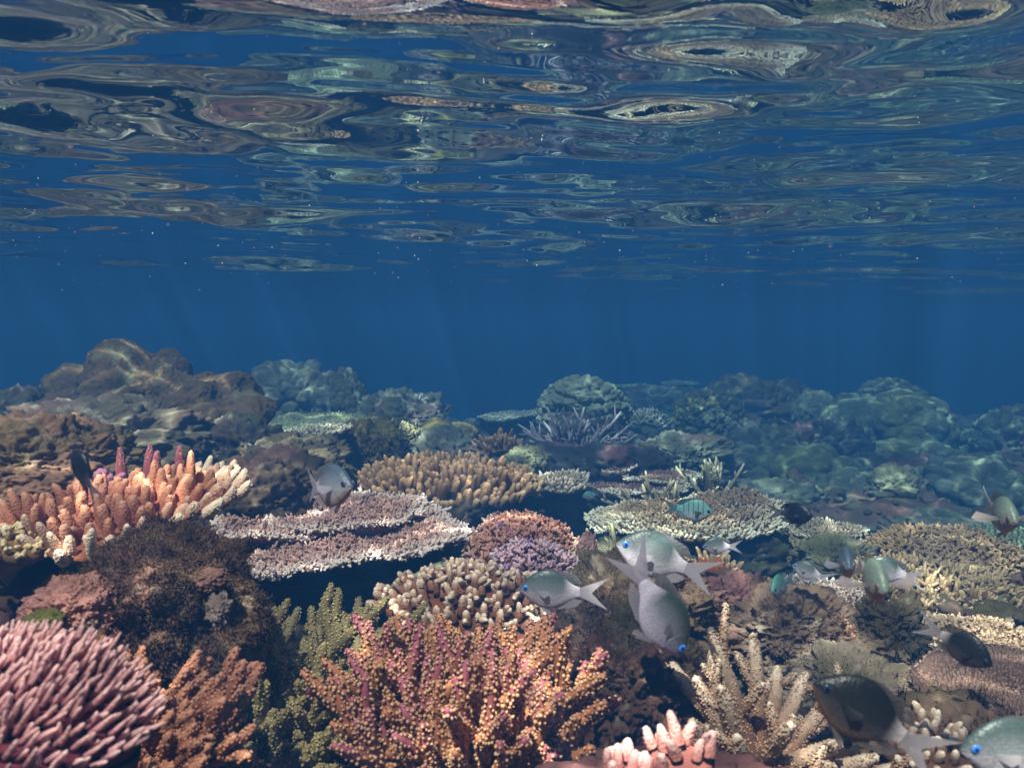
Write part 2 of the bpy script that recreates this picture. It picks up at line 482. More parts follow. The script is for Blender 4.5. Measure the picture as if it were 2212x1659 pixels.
def lobed(label, c, lobes, seed, col, level=7, mat=None, name='boulder_coral', rimcol=None, p=40):
    """massive colony that is the outside of many swollen lobes; lobes are (centre, radius)"""
    v, f = ico(level)
    c = np.array(c)
    w = norm(v + 0.05 * np.stack([fbm(v * 4 + k, 3, seed + k) for k in range(3)], 1))
    best = np.full(len(v), 0.02); acc = np.zeros(len(v))
    for lc, lr in lobes:
        o = np.array(lc) - c
        bb = w @ o; disc = bb * bb - o.dot(o) + lr * lr
        t = np.where(disc > 0, bb + np.sqrt(np.maximum(disc, 0)), 0.02)
        best = np.maximum(best, t)
    r = best * (1 + 0.08 * fbm(v * 6, 3, seed + 9))
    P3 = v * r[:, None]
    # relax the seams a little
    E = np.concatenate([f[:, [0, 1]], f[:, [1, 2]], f[:, [2, 0]]])
    for _ in range(14):
        S = np.zeros_like(P3); n = np.zeros(len(P3))
        np.add.at(S, E[:, 0], P3[E[:, 1]]); np.add.at(n, E[:, 0], 1)
        P3 = 0.5 * P3 + 0.5 * S / n[:, None]
    P3 = P3 * (1 + 0.03 * fbm(v * 22, 4, seed + 10, 0.6) + 0.022 * (0.5 - worley(P3 * 95, seed)[0]))[:, None]
    C = lin(*col)[None, :] * (1 + 0.3 * fbm(v * 5, 3, seed + 5) + 0.35 * fbm(v * 26, 3, seed + 6, .6))[:, None]
    if rimcol is not None:
        k = np.clip(fbm(v * 6, 4, seed + 15) * 4 - 0.9, 0, 1)[:, None] * 0.7
        C = C * (1 - k) + lin(*rimcol)[None, :] * k
    g = Geo(); g.add(P3, None, f, C)
    o = g.build(name, mat); o.location = c
    return tag(o, label, 'coral')

# ------------------------------------------------------------------ branching colonies
def outline(seed, amt):
    rng = np.random.default_rng(seed + 500)
    ph = rng.random(6) * 6.28; am = rng.random(6) * amt
    return lambda th: 1 + sum(am[k] / (1 + 0.4 * k) * np.sin((k + 1) * th + ph[k]) for k in range(6))

def disc_points(rx, ry, spacing, out, rng, rmin=0.0):
    nx, ny = int(rx * 1.5 / spacing) + 2, int(ry * 1.5 / (spacing * 0.87)) + 2
    I, J = np.meshgrid(np.arange(-nx, nx + 1), np.arange(-ny, ny + 1))
    x = (I + 0.5 * (J % 2)) * spacing; y = J * spacing * 0.87
    x = x.ravel() + rng.normal(0, spacing * 0.17, x.size); y = y.ravel() + rng.normal(0, spacing * 0.17, y.size)
    th = np.arctan2(y / ry, x / rx); r = np.hypot(x / rx, y / ry) / out(th)
    k = (r < 1.0) & (r >= rmin)
    return x[k], y[k], r[k], th[k]

def colony(label, c, rx, ry, seed, base, tip, plate=None, fl=0.03, fr=0.006, sp=0.014, dome=0.0, splay=0.9, sub=0, subl=0.55, S=6, rim=0.6, rimcol=None,
           tilt=(0, 0), th=0.02, stalk=None, lobed=0.08, name='table_coral', cat='coral', group=None, wig=0.25, kink=0.15, side='branches', second=None,
           purple=None, top=1.0, mat=None, rimup=1.0, tip_pow=2.2, kn=0, drop=0.0, lean=(0, 0, 0)):
    """plate or low dome covered in upright branchlets; c is the middle of the plate's top"""
    rng = np.random.default_rng(seed)
    c = np.array(c, float)
    base_l, tip_l = lin(*base), lin(*tip)
    plate_l = lin(*(plate or base)) * 0.8
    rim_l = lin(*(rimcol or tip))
    gz = float(ground_z(c[0], c[1])[0]) - 0.02
    root = thing(name, label, cat, (c[0], c[1], gz), group)
    root_loc = np.array((c[0], c[1], gz))
    mat = mat or coral_mat(420, 0.0012, 0.7, 0.3, 'polyp')
    layers = [(np.zeros(3), rx, ry, seed, tilt)]
    if second: layers += second if isinstance(second, list) else [second]
    for li, (off, ax, ay, sd, tl) in enumerate(layers):
        off = np.array(off, float); out = outline(sd, lobed)
        tx, ty = R(tl[0]), R(tl[1])
        def surf(x, y):
            r = np.hypot(x / ax, y / ay)
            return dome * (1 - r * r) - drop * r ** 4 + x * math.tan(tx) + y * math.tan(ty) + 0.012 * vnoise(np.stack([x * 14, y * 14, x * 0 + sd], 1), sd)
        # plate: two skins joined at the rim
        nr, nt_ = 14, 72
        tt = np.arange(nt_) / nt_ * 2 * np.pi; rr = np.linspace(0.02, 0.985, nr)
        TT, RR = np.meshgrid(tt, rr); o_ = out(TT)
        x = RR * o_ * ax * np.cos(TT); y = RR * o_ * ay * np.sin(TT)
        zt = surf(x.ravel(), y.ravel()).reshape(x.shape)
        hang = th * (0.35 + 0.65 * (1 - RR ** 3)) + th * 2.2 * np.clip(1 - RR / 0.75, 0, 1) ** 1.5
        zb = zt - hang + 0.006 * vnoise(np.stack([x.ravel() * 30, y.ravel() * 30, x.ravel() * 0], 1), 7).reshape(x.shape)
        top_v = np.stack([x, y, zt], -1); bot_v = np.stack([x * 0.985, y * 0.985, zb], -1)
        V = np.concatenate([top_v[i] for i in range(nr)] + [bot_v[i] for i in range(nr - 1, -1, -1)])
        q = []
        for k in range(2 * nr - 1):
            a = k * nt_ + np.arange(nt_); b = k * nt_ + (np.arange(nt_) + 1) % nt_
            q.append(np.stack([a, b, b + nt_, a + nt_], 1))
        g = Geo(); cc = plate_l[None, :] * (1 + 0.3 * vnoise(V * 60, 3))[:, None]
        # close the two centres
        V = np.concatenate([V, [V[:nt_].mean(0)], [V[-nt_:].mean(0)]]); cc = np.concatenate([cc, cc[:2]])
        n0 = len(V) - 2; a = np.arange(nt_); b = (a + 1) % nt_
        tri = np.concatenate([np.stack([a * 0 + n0, b, a], 1), np.stack([a * 0 + n0 + 1, a + (2 * nr - 1) * nt_, b + (2 * nr - 1) * nt_], 1)])
        g.add(V + off + c - root_loc, np.concatenate(q), tri, cc)
        g.build('plate', coral_mat(160, 0.003, 0.85, 0.3, 'turf'), root)
        # branchlets
        X, Y, r, ang = disc_points(ax, ay, sp, out, rng)
        Z = surf(X, Y) - 0.003
        rad = np.stack([np.cos(ang) * ax / max(ax, ay), np.sin(ang) * ay / max(ax, ay), np.zeros_like(ang)], 1)
        k = splay * np.clip(r, 0, 1) ** 2.2
        d = rad * k[:, None] + np.array([0, 0, 1.0]) * (1 - 0.55 * k * (splay > 0.5) * rimup)[:, None] + rng.normal(0, 0.11, (len(X), 3)) + np.array(lean)
        d[:, 2] = np.maximum(d[:, 2], 0.12)
        big = 0.75 + 0.5 * rng.random(len(X)); big *= (1 + 0.18 * vnoise(np.stack([X * 22, Y * 22, X * 0], 1), sd))
        L = fl * big * (1 - 0.25 * r ** 4); RD = fr * (0.85 + 0.3 * rng.random(len(X)))
        vary = (1 + wig * vnoise(np.stack([X * 25, Y * 25, X * 0], 1), sd + 2))[:, None] * (0.88 + 0.24 * rng.random((len(X), 1)))
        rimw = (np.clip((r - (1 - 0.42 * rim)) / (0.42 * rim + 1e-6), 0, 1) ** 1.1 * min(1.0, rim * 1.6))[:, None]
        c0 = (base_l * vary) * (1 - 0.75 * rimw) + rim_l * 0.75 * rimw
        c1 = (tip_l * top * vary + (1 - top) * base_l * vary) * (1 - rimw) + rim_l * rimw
        if purple is not None:
            pm = (rng.random((len(X), 1)) < 0.05) * 1.0
            c1 = c1 * (1 - pm) + lin(*purple) * pm
        B = np.stack([X, Y, Z], 1) + off + c - root_loc
        bend = rng.normal(0, 1, (len(X), 3)) * (L * kink)[:, None] + np.array([0, 0, 1.0]) * (L * 0.25 * k)[:, None]
        g = Geo()
        tubes(g, B, d, L, RD, FINGER, S, bend, c0, c1, tip_pow, 0.10, rng)
        dn = norm(d)
        if kn:      # rings of tiny radial corallites down each finger
            N = len(X)
            for j in range(kn):
                a = rng.random(N) * 6.28; t = 0.15 + 0.8 * rng.random(N)
                ref = norm(np.cross(dn, np.array([0.3, 1, 0.2]))); u2 = np.cross(dn, ref)
                o2 = ref * np.cos(a)[:, None] + u2 * np.sin(a)[:, None]
                prof_r = np.interp(t, [0, .6, .85, 1], [1, .88, .62, .2])
                b2 = B + dn * (L * t)[:, None] + bend * (t * t)[:, None] + o2 * (RD * prof_r * 0.88)[:, None]
                w = (t ** tip_pow)[:, None]
                cm = c0 * (1 - w) + c1 * w
                tubes(g, b2, o2 + dn * 1.1, RD * 0.30, RD * 0.15, STUB, 4, None, cm, cm * 1.35, 1.0, 0.1, rng)
        for j in range(sub):
            t = 0.25 + 0.55 * rng.random(len(X)); a = (j + rng.random(len(X)) * 0.8) / max(sub, 1) * 6.28
            ref = norm(np.cross(dn, np.array([0.3, 1, 0.2]))); u2 = np.cross(dn, ref)
            sd_ = norm(ref * np.cos(a)[:, None] + u2 * np.sin(a)[:, None] + dn * 0.75)
            b2 = B + dn * (L * t)[:, None] + bend * (t * t)[:, None]
            tw = (t ** tip_pow)[:, None]
            cs = c0 * (1 - tw) + c1 * tw
            tubes(g, b2, sd_, L * subl * (0.7 + 0.5 * rng.random(len(X))), RD * 0.72, STUB if S < 6 else FINGER, max(4, S - 1), rng.normal(0, 1, (len(X), 3)) * (L * 0.08)[:, None],
                  cs, c1, 1.2, 0.1, rng)
        o = g.build(side, mat, root); o['kind'] = 'stuff'
    # stalk down to the reef
    H = c[2] - gz
    if stalk and H > 0.03:
        g = Geo(); n = 24; ks = 9
        ts = np.linspace(0, 1, ks)
        tt = np.arange(n) / n * 2 * np.pi
        for k, t in enumerate(ts):
            rad_ = stalk * (0.75 + 1.6 * (t ** 3) + 0.45 * (1 - t) ** 2) * (1 + 0.16 * vnoise(np.stack([np.cos(tt) * 2, np.sin(tt) * 2, tt * 0 + t * 3], 1), seed))
            ring = np.stack([rad_ * np.cos(tt), rad_ * np.sin(tt) * ry / rx, tt * 0 + t * (H - th * 1.2)], 1)
            g.v.append(ring); g.c.append(np.tile(lin(86, 66, 52), (n, 1))); g.n += n
        q = []
        for k in range(ks - 1):
            a = k * n + np.arange(n); b = k * n + (np.arange(n) + 1) % n
            q.append(np.stack([a, b, b + n, a + n], 1))
        g.q.append(np.concatenate(q))
        g.build('stalk', coral_mat(90, 0.005, 0.92, 0.45, 'turf'), root)
    return root

def branch_mesh(pts, rads, S, base, tip, knob, rng, knob_r, knob_sp, knob_col, mag=None, mag_from=0.5):
    """one branch along pts with rings of knobs (radial corallites)"""
    pts = np.array(pts); rads = np.array(rads); K = len(pts)
    tang = norm(np.gradient(pts, axis=0))
    ref = np.array([0.31, 0.87, 0.38]); X = norm(np.cross(tang, ref)); Y = np.cross(tang, X)
    a = np.arange(S) / S * 2 * np.pi
    g = Geo(); V = []; C = []
    tt = np.linspace(0, 1, K)
    for k in range(K):
        rr = rads[k] * (1 + 0.07 * rng.normal(0, 1, S))
        V.append(pts[k] + X[k] * (np.cos(a) * rr)[:, None] + Y[k] * (np.sin(a) * rr)[:, None])
        w = tt[k] ** 2.5
        C.append(np.tile(base * (1 - w) + tip * w, (S, 1)))
    V.append((pts[-1] + tang[-1] * rads[-1] * 0.9)[None, :]); C.append(tip[None, :])
    q = []
    for k in range(K - 1):
        s = np.arange(S); s2 = (s + 1) % S
        q.append(np.stack([k * S + s, k * S + s2, (k + 1) * S + s2, (k + 1) * S + s], 1))
    s = np.arange(S); tr = np.stack([(K - 1) * S + s, (K - 1) * S + (s + 1) % S, s * 0 + K * S], 1)
    C = np.concatenate(C)
    if mag is not None:
        tv = np.concatenate([np.repeat(tt, S), [1]])
        w = 0.8 * np.clip((tv - mag_from) * 2.5, 0, 1)[:, None]
        C = C * (1 - w) + mag * w
    g.add(np.concatenate(V), np.concatenate(q), tr, C)
    if knob:
        seg = np.linalg.norm(np.diff(pts, axis=0), axis=1); Ltot = seg.sum(); cum = np.concatenate([[0], np.cumsum(seg)])
        per = 2 * np.pi * rads.mean() / knob_sp
        n = int(Ltot / knob_sp * per)
        sdist = (np.arange(n) + rng.random(n) * 0.5) / n * Ltot
        ang = np.arange(n) * 2.39996 + rng.normal(0, 0.35, n)
        ip = lambda A: np.stack([np.interp(sdist, cum, A[:, i]) for i in range(A.shape[1])], 1)
        pc, xt, yt, tg = ip(pts), norm(ip(X)), norm(ip(Y)), norm(ip(tang)); rc = np.interp(sdist, cum, rads)
        o = xt * np.cos(ang)[:, None] + yt * np.sin(ang)[:, None]
        t = sdist / Ltot
        B = pc + o * (rc * 0.75)[:, None]
        L = knob * (0.55 + 0.75 * rng.random(n)) * (1 - 0.35 * t ** 4); knob_r = knob_r * (0.7 + 0.55 * rng.random(n))
        c0 = base * (1 - t[:, None] ** 2.5) + tip * t[:, None] ** 2.5
        if mag is not None:
            w = 0.8 * np.clip((t - mag_from) * 2.5, 0, 1)[:, None]; c0 = c0 * (1 - w) + mag * w
        c1 = knob_col[None, :] * (0.85 + 0.3 * rng.random((n, 1)))
        c0 = c0 * 0.8 + c1 * 0.2 * np.array([1, .9, .9])
        tubes(g, B, norm(o + tg * 0.65 + rng.normal(0, .18, o.shape)), L, knob_r, [(-0.1, 0.8), (0.45, 0.85), (0.75, 1.0), (0.95, 0.6)], 6, None, c0, c1, 2.6, 0.06, rng)
    return g

def cone_hit(v):
    return v

# ------------------------------------------------------------------ fish
BX = np.array([0, .012, .04, .08, .13, .2, .3, .4, .5, .6, .68, .74, .79, .82])
BT = np.array([0.0, .022, .055, .095, .135, .178, .215, .222, .202, .155, .105, .072, .058, .056])
BB = np.array([-.004, -.022, -.045, -.075, -.108, -.15, -.19, -.2, -.185, -.145, -.095, -.066, -.055, -.053])
BW = np.array([.004, .018, .034, .052, .066, .080, .086, .082, .068, .048, .031, .020, .012, .006])
_fish_n = [0]

def fin_mesh(rootp, edgep, m, th0, c0, c1, ycurve=None):
    """thin fin between a root curve and an edge curve, thick at the root"""
    rootp, edgep = np.array(rootp, float), np.array(edgep, float)
    n = len(rootp)
    a = np.linspace(0, 1, n); b = np.linspace(0, 1, 27)
    rp = np.stack([np.interp(b, a, rootp[:, i]) for i in range(3)], 1); ep = np.stack([np.interp(b, a, edgep[:, i]) for i in range(3)], 1)
    n = 27
    t = np.linspace(0, 1, m)
    G = rp[None] * (1 - t)[:, None, None] + ep[None] * t[:, None, None]
    nrm = norm(np.cross(G[-1, -1] - G[0, 0], G[-1, 0] - G[0, -1]) + 1e-9)
    fold = 0.0012 * np.cos(np.arange(n) * np.pi)[None, :, None] * t[:, None, None]
    G = G + nrm * fold
    if ycurve is not None: G = G + np.array(ycurve)[None, None, :] * (t ** 2)[:, None, None]
    h = (th0 * (1 - 0.8 * t))[:, None, None] * nrm
    A, Bk = (G + h).reshape(-1, 3), (G - h).reshape(-1, 3)
    i = (np.arange(m - 1)[:, None] * n + np.arange(n - 1)[None, :]).ravel()
    q1 = np.stack([i, i + 1, i + n + 1, i + n], 1); q2 = q1[:, ::-1] + m * n
    e = np.arange(n - 1) + (m - 1) * n
    q3 = np.stack([e, e + 1, e + 1 + m * n, e + m * n], 1)
    sL = np.arange(m - 1) * n; sR = sL + n - 1
    q4 = np.stack([sL, sL + n, sL + n + m * n, sL + m * n], 1); q5 = np.stack([sR, sR + m * n, sR + n + m * n, sR + n], 1)
    g = Geo()
    ray = (1 - 0.22 * (np.arange(n) % 2))[None, :, None]
    C = ((np.array(c0)[None, None, :] * (1 - t)[:, None, None] + np.array(c1)[None, None, :] * t[:, None, None]) * ray).reshape(-1, 3)
    g.add(np.concatenate([A, Bk]), np.concatenate([q1, q2, q3, q4, q5]), None, np.concatenate([C, C]))
    return g

def fish(label, px, py, D, length, yaw, pitch=0.0, roll=0.0, scheme='pale', bend=0.0, spread=0.12, tall=1.24, wide=1.0, bite=0.0, group='damselfish over the reef', anchor=0.42):
    """yaw: 0 heads right, 180 left, -90 towards the lens, 90 away; pitch: nose up; roll about the body's length"""
    sch = {  # back, flank, belly, tail stalk, tail fin, dorsal edge, iris, fin
        'pale':  ((70, 86, 84), (142, 144, 148), (206, 196, 208), (216, 206, 216), (226, 216, 224), (34, 48, 56), (60, 130, 235), (205, 198, 204)),
        'olive': ((60, 72, 64), (128, 128, 138), (188, 178, 196), (206, 194, 210), (222, 212, 222), (30, 36, 40), (60, 140, 240), (200, 192, 198)),
        'dark':  ((28, 32, 32), (46, 46, 48), (92, 84, 84), (196, 184, 184), (222, 212, 216), (10, 12, 14), (50, 60, 90), (150, 140, 140)),
        'slate': ((24, 30, 44), (36, 40, 58), (48, 42, 52), (66, 66, 84), (120, 124, 146), (8, 10, 14), (80, 80, 90), (52, 56, 74)),
        'grey':  ((76, 92, 108), (150, 154, 166), (186, 172, 172), (196, 192, 204), (216, 210, 222), (50, 60, 74), (40, 60, 110), (200, 196, 210)),
        'green': ((78, 138, 124), (116, 148, 158), (172, 178, 188), (120, 160, 180), (120, 150, 170), (40, 110, 110), (40, 60, 110), (150, 170, 180)),
        'lime':  ((104, 120, 108), (140, 150, 146), (192, 170, 170), (190, 186, 186), (196, 186, 186), (110, 120, 100), (120, 50, 40), (186, 172, 172)),
        'bars':  ((106, 164, 160), (150, 190, 190), (212, 216, 226), (120, 180, 182), (92, 120, 134), (40, 90, 90), (40, 50, 80), (90, 120, 130)),
        'black': ((10, 12, 18), (18, 20, 26), (24, 22, 24), (14, 14, 18), (200, 170, 30), (6, 6, 8), (30, 30, 40), (16, 18, 24)),
    }[scheme]
    bk, fl_, be, st, tf, de, iris, finc = [lin(*s) for s in sch]
    root = thing('fish', label, 'fish', (0, 0, 0), group)
    # body: stations along x (nose at 0, tail root at .82), built facing -X->nose; later nose points +X
    nx, ns = 64, 36
    u = np.linspace(0, 1, nx) ** 1.15 * 0.82
    top, bot, wd = np.interp(u, BX, BT) * tall, np.interp(u, BX, BB) * tall, np.interp(u, BX, BW) * wide
    k5 = np.ones(5) / 5
    sm = lambda z: np.concatenate([z[:3], np.convolve(z, k5, 'valid')[1:-1], z[-3:]])
    top, bot, wd = sm(top), sm(bot), sm(wd)
    a = np.arange(ns) / ns * 2 * np.pi
    cz, hz = (top + bot) / 2, (top - bot) / 2
    sy = np.sign(np.sin(a)) * np.abs(np.sin(a)) ** 0.95; cz_ = np.cos(a)
    Y = wd[:, None] * sy[None, :] * (1 - 0.18 * np.abs(cz_[None, :]) ** 3)
    Z = cz[:, None] + hz[:, None] * cz_[None, :]
    Xs = np.repeat(u[:, None], ns, 1)
    # gill cover: a slight step behind the cheek
    gc = np.exp(-((Xs - (0.235 - 0.10 * ((Z + 0.02) / 0.15) ** 2)) / 0.012) ** 2) * (np.abs(Z + 0.01) < 0.13)
    Y = Y * (1 + 0.06 * gc)
    # mouth notch
    mouth = np.exp(-((Z + 0.012) / 0.006) ** 2) * (Xs < 0.035)
    Y = Y * (1 - 0.5 * mouth)
    zrel = (Z - bot[:, None]) / np.maximum((top - bot)[:, None], 1e-4)
    wb = np.clip((zrel - 0.42) / 0.45, 0, 1)[..., None]; wl = np.clip((0.5 - zrel) / 0.42, 0, 1)[..., None]
    C = fl_ * (1 - wb) * (1 - wl) + bk * wb + be * wl
    wt = np.clip((Xs - (0.66 if scheme == 'dark' else 0.60)) / 0.12, 0, 1)[..., None]; C = C * (1 - wt) + st * wt
    if scheme == 'bars':
        for bx in (0.22, 0.33, 0.44, 0.55, 0.66):
            w = (np.exp(-((Xs - bx - 0.03 * (zrel - .5)) / 0.011) ** 2) * (zrel > 0.3) * 0.85)[..., None]; C = C * (1 - w) + lin(24, 40, 50) * w
        w = (np.exp(-((Xs - .26) / .012) ** 2 - ((Z + .03) / .02) ** 2))[..., None]; C = C * (1 - w) + lin(14, 18, 24) * w
    if scheme in ('dark', 'grey', 'lime'):
        w = (np.clip((0.22 - zrel) / 0.2, 0, 1) * (Xs < 0.6) * 0.4)[..., None]; C = C * (1 - w) + lin(*((176, 120, 40) if scheme != 'lime' else (196, 130, 120))) * w
    w = (mouth * 0.6)[..., None]; C = C * (1 - w) + lin(50, 36, 44) * w
    w = (np.clip(gc, 0, 1) * 0.25)[..., None]; C = C * (1 - w) + C * 0.35 * w
    V = np.stack([Xs, Y, Z], -1).reshape(-1, 3)
    q = []
    for k in range(nx - 1):
        s = np.arange(ns); s2 = (s + 1) % ns
        q.append(np.stack([k * ns + s, k * ns + s2, (k + 1) * ns + s2, (k + 1) * ns + s], 1))
    Vn = np.concatenate([V, [[-0.003, 0, -0.003]], [[0.824, 0, 0]]]); Cn = np.concatenate([C.reshape(-1, 3), C.reshape(-1, 3)[:1], C.reshape(-1, 3)[-1:]])
    s = np.arange(ns); n0 = nx * ns
    tr = np.concatenate([np.stack([s * 0 + n0, (s + 1) % ns, s], 1), np.stack([s * 0 + n0 + 1, s + (nx - 1) * ns, (s + 1) % ns + (nx - 1) * ns], 1)])
    g = Geo(); g.add(Vn, np.concatenate(q), tr, Cn)
    parts = [('body', g, fish_mat())]
    tT = lambda x: np.interp(x, BX, BT) * tall; tB = lambda x: np.interp(x, BX, BB) * tall
    fm = fin_mat()
    # tail fin: two lobes of one mesh
    ro = [(.80, 0, -.050), (.805, 0, -.02), (.81, 0, 0), (.805, 0, .02), (.80, 0, .050)]
    b_ = -0.0
    ed = [(1.19, 0, -.205), (1.06, 0, -.085), (.975, 0, 0), (1.06, 0, .09), (1.21, 0, .225)]
    parts.append(('tail_fin', fin_mesh(ro, ed, 10, .006, st, tf), fm))
    xs = np.linspace(.20, .70, 9)
    dro = [(x, 0, tT(x) - .012) for x in xs]
    hgt = np.interp(xs, [.2, .24, .4, .55, .63, .7], [-.005, .012, .018, .03, .075, .01])
    ded = [(x + .05 + .10 * max(0, (x - .5) / .2), 0, tT(x) + h) for x, h in zip(xs, hgt)]
    parts.append(('dorsal_fin', fin_mesh(dro, ded, 6, .005, bk * 0.8 + finc * 0.2, de * 0.45 + finc * 0.55 if scheme != 'slate' else de), fm))
    xs = np.linspace(.46, .71, 7)
    aro = [(x, 0, tB(x) + .012) for x in xs]
    hgt = np.interp(xs, [.46, .5, .58, .66, .71], [.0, .015, .035, .07, .01])
    aed = [(x + .05 + .12 * max(0, (x - .55) / .2), 0, tB(x) - h) for x, h in zip(xs, hgt)]
    parts.append(('anal_fin', fin_mesh(aro, aed, 6, .005, be * .9, finc), fm))
    for sgn in (1, -1):
        w0 = float(np.interp(.27, BX, BW)) * wide
        pro = [(.255, sgn * w0 * .97, .004), (.262, sgn * w0 * 1.0, -.012), (.262, sgn * w0 * .98, -.030)]
        so = spread
        ped = [(.36 + .06 * (1 - so), sgn * (w0 + .02 + .27 * so), .02 + .05 * so), (.42 - .08 * so, sgn * (w0 + .012 + .36 * so), -.03), (.36 - .05 * so, sgn * (w0 + .012 + .25 * so), -.075)]
        parts.append(('pectoral_fin', fin_mesh(pro, ped, 7, .002, finc * .95, finc) if scheme not in ('dark', 'black', 'slate') else fin_mesh(pro, ped, 7, .002, fl_, fl_ * 1.3), fm))
        vro = [(.27, sgn * .022, tB(.27) + .012), (.30, sgn * .026, tB(.30) + .012), (.33, sgn * .024, tB(.33) + .012)]
        ved = [(.42, sgn * .05, tB(.4) - .085), (.44, sgn * .045, tB(.4) - .05), (.43, sgn * .03, tB(.4) - .015)]
        parts.append(('pelvic_fin', fin_mesh(vro, ved, 6, .004, finc * .9, finc), fm))
    Lf = length / 1.19 if True else length
    anc = anchor
    c = P(px, py, D)
    def place(V):
        V = np.array(V, float).copy()
        V[:, 1] += bend * np.clip(V[:, 0] - 0.35, 0, 2) ** 2
        V[:, 0] = anc - V[:, 0]
        return V * Lf
    for nm, g, mt in parts:
        g.v = [place(v) for v in g.v]
        g.build(nm, mt, root, smooth=not nm.endswith('_fin'))
    # eyes
    ev, ef = ico(3)
    for sgn in (1, -1):
        ex, ez, er = .100, .026 * tall, .040
        ey = float(np.interp(ex, BX, BW)) * wide * (0.93)
        E = ev * np.array([er, er * .55, er])
        rr = np.hypot(ev[:, 0], ev[:, 2]); out_ = ev[:, 1] * sgn > 0
        C = np.where((rr < .50)[:, None], np.array([[.004, .004, .006]]), np.where((rr < .90)[:, None], iris[None, :], (fl_ * .6)[None, :]))
        g = Geo(); g.add(place(E + np.array([ex, sgn * ey, ez])), None, ef, C)
        g.build('eye', eye_mat(), root)
    root.location = c
    root.rotation_mode = 'XYZ'
    M = Matrix.Rotation(R(yaw), 4, 'Z') @ Matrix.Rotation(R(-pitch), 4, 'Y') @ Matrix.Rotation(R(roll), 4, 'X')
    root.rotation_euler = M.to_euler('XYZ')
    return root
make_water()
make_haze()
make_floor()
FM = lambda px, D: px * D / FPX               # width in metres of px measured pixels at distance D
WHITE = (232, 226, 214)

# ================================================================= reef rock and boulder corals, far to near
LB = [(330, 905, 100, 2.75), (200, 915, 75, 2.75), (455, 905, 78, 2.65), (330, 850, 60, 2.75), (258, 806, 62, 2.75), (300, 812, 45, 2.8), (366, 812, 44, 2.85), (166, 850, 55, 2.8), (203, 876, 45, 2.6), (262, 892, 52, 2.55), (284, 856, 25, 2.6), (325, 852, 24, 2.6), (385, 870, 55, 2.7),
      (515, 862, 48, 2.65), (552, 890, 40, 2.6), (430, 886, 54, 2.55), (442, 842, 32, 2.75), (412, 940, 46, 2.5), (240, 940, 50, 2.6), (310, 936, 52, 2.5), (120, 868, 36, 2.8), (103, 896, 42, 2.75),
      (535, 925, 45, 2.5), (470, 930, 50, 2.5), (160, 930, 60, 2.7), (350, 900, 50, 2.62), (480, 880, 42, 2.6), (230, 840, 50, 2.68), (140, 905, 48, 2.65)]
lobed('brown boulder coral of swollen ridged lobes at the left, the tallest coral of the reef', P(335, 935, 2.82), [(P(x, y, d), FM(r * 1.16, d)) for x, y, r, d in LB], 12, (100, 80, 54), 8,
      coral_mat(95, 0.005, 0.95, 0.35, 'turf', spec=0.08), rimcol=(126, 122, 96))
rock('crusty grey-brown rock under the tall boulder coral, behind the pink coral spikes', P(230, 985, 2.3), (0.32, 0.24, 0.15), 5, (112, 98, 78), 7, 0.25, pits=0.14, pale=0.45)
rock('dark rock with pale crust under the right end of the boulder corals', P(510, 1000, 2.35), (0.13, 0.14, 0.12), 8, (84, 72, 58), 6, 0.25, pale=0.5)
rock('dark knobbly rock at the left edge behind the round plate coral', P(40, 925, 2.6), (0.16, 0.16, 0.10), 14, (88, 76, 64), 6, 0.3, pale=0.5)
colony('round smooth-topped plate coral cut by the left edge, edge-on over a dark gap', P(-10, 958, 1.95), 0.085, 0.16, 71, (110, 106, 86), (160, 154, 128), fl=0.006, fr=0.003, sp=0.007, S=4, rim=0.2,
       tilt=(3, 9), th=0.02, stalk=0.05, splay=0.8, rimcol=(225, 215, 170))
colony('thin flat plate coral far off at the left edge, left of the tallest coral', P(15, 882, 5.0), 0.16, 0.2, 73, (96, 110, 100), (150, 160, 140), fl=0.012, fr=0.006, sp=0.02, S=4, rim=0.2, stalk=0.06)

# left distance
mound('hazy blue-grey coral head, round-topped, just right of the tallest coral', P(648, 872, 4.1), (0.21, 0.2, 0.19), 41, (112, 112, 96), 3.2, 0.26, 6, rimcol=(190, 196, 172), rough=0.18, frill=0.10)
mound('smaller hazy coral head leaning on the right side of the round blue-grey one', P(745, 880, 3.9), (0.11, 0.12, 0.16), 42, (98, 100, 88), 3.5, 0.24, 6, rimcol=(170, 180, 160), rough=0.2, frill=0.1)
rock('hazy pyramid-shaped rock with blunt top left of the open blue gap', P(860, 935, 3.7), (0.19, 0.2, 0.17), 43, (96, 98, 86), 6, 0.32, pale=0.6)
rock('low dark rock below the hazy pyramid-shaped rock', P(810, 985, 3.3), (0.26, 0.22, 0.13), 44, (80, 76, 62), 6, 0.3, pale=0.4)
colony('tiny pale branching coral perched on the right slope of the hazy pyramid-shaped rock', P(908, 868, 3.65), 0.022, 0.022, 74, (170, 172, 160), (225, 225, 215), fl=0.022, fr=0.0045, sp=0.011, dome=0.012, splay=1.0, sub=2, S=5, rim=0.5, name='branching_coral')
rock('ledge of pale rubble on the slope right of the pyramid-shaped rock', P(905, 905, 3.6), (0.10, 0.10, 0.06), 45, (110, 112, 98), 6, 0.3, pale=0.6)
mound('yellow-brown brain coral dome in the middle distance below the open blue gap', P(945, 948, 3.1), (0.075, 0.08, 0.07), 46, (128, 116, 66), 1.0, 0.1, 6, coral_mat(90, 0.004, 0.8, 0.15, 'ridge'), rough=0.06)
mound('yellow-rimmed brain coral dome just right of the plain yellow-brown one', P(990, 950, 3.25), (0.075, 0.08, 0.065), 47, (120, 110, 70), 1.3, 0.14, 6, coral_mat(90, 0.004, 0.8, 0.15, 'ridge'), rough=0.08, rimcol=(190, 180, 110))
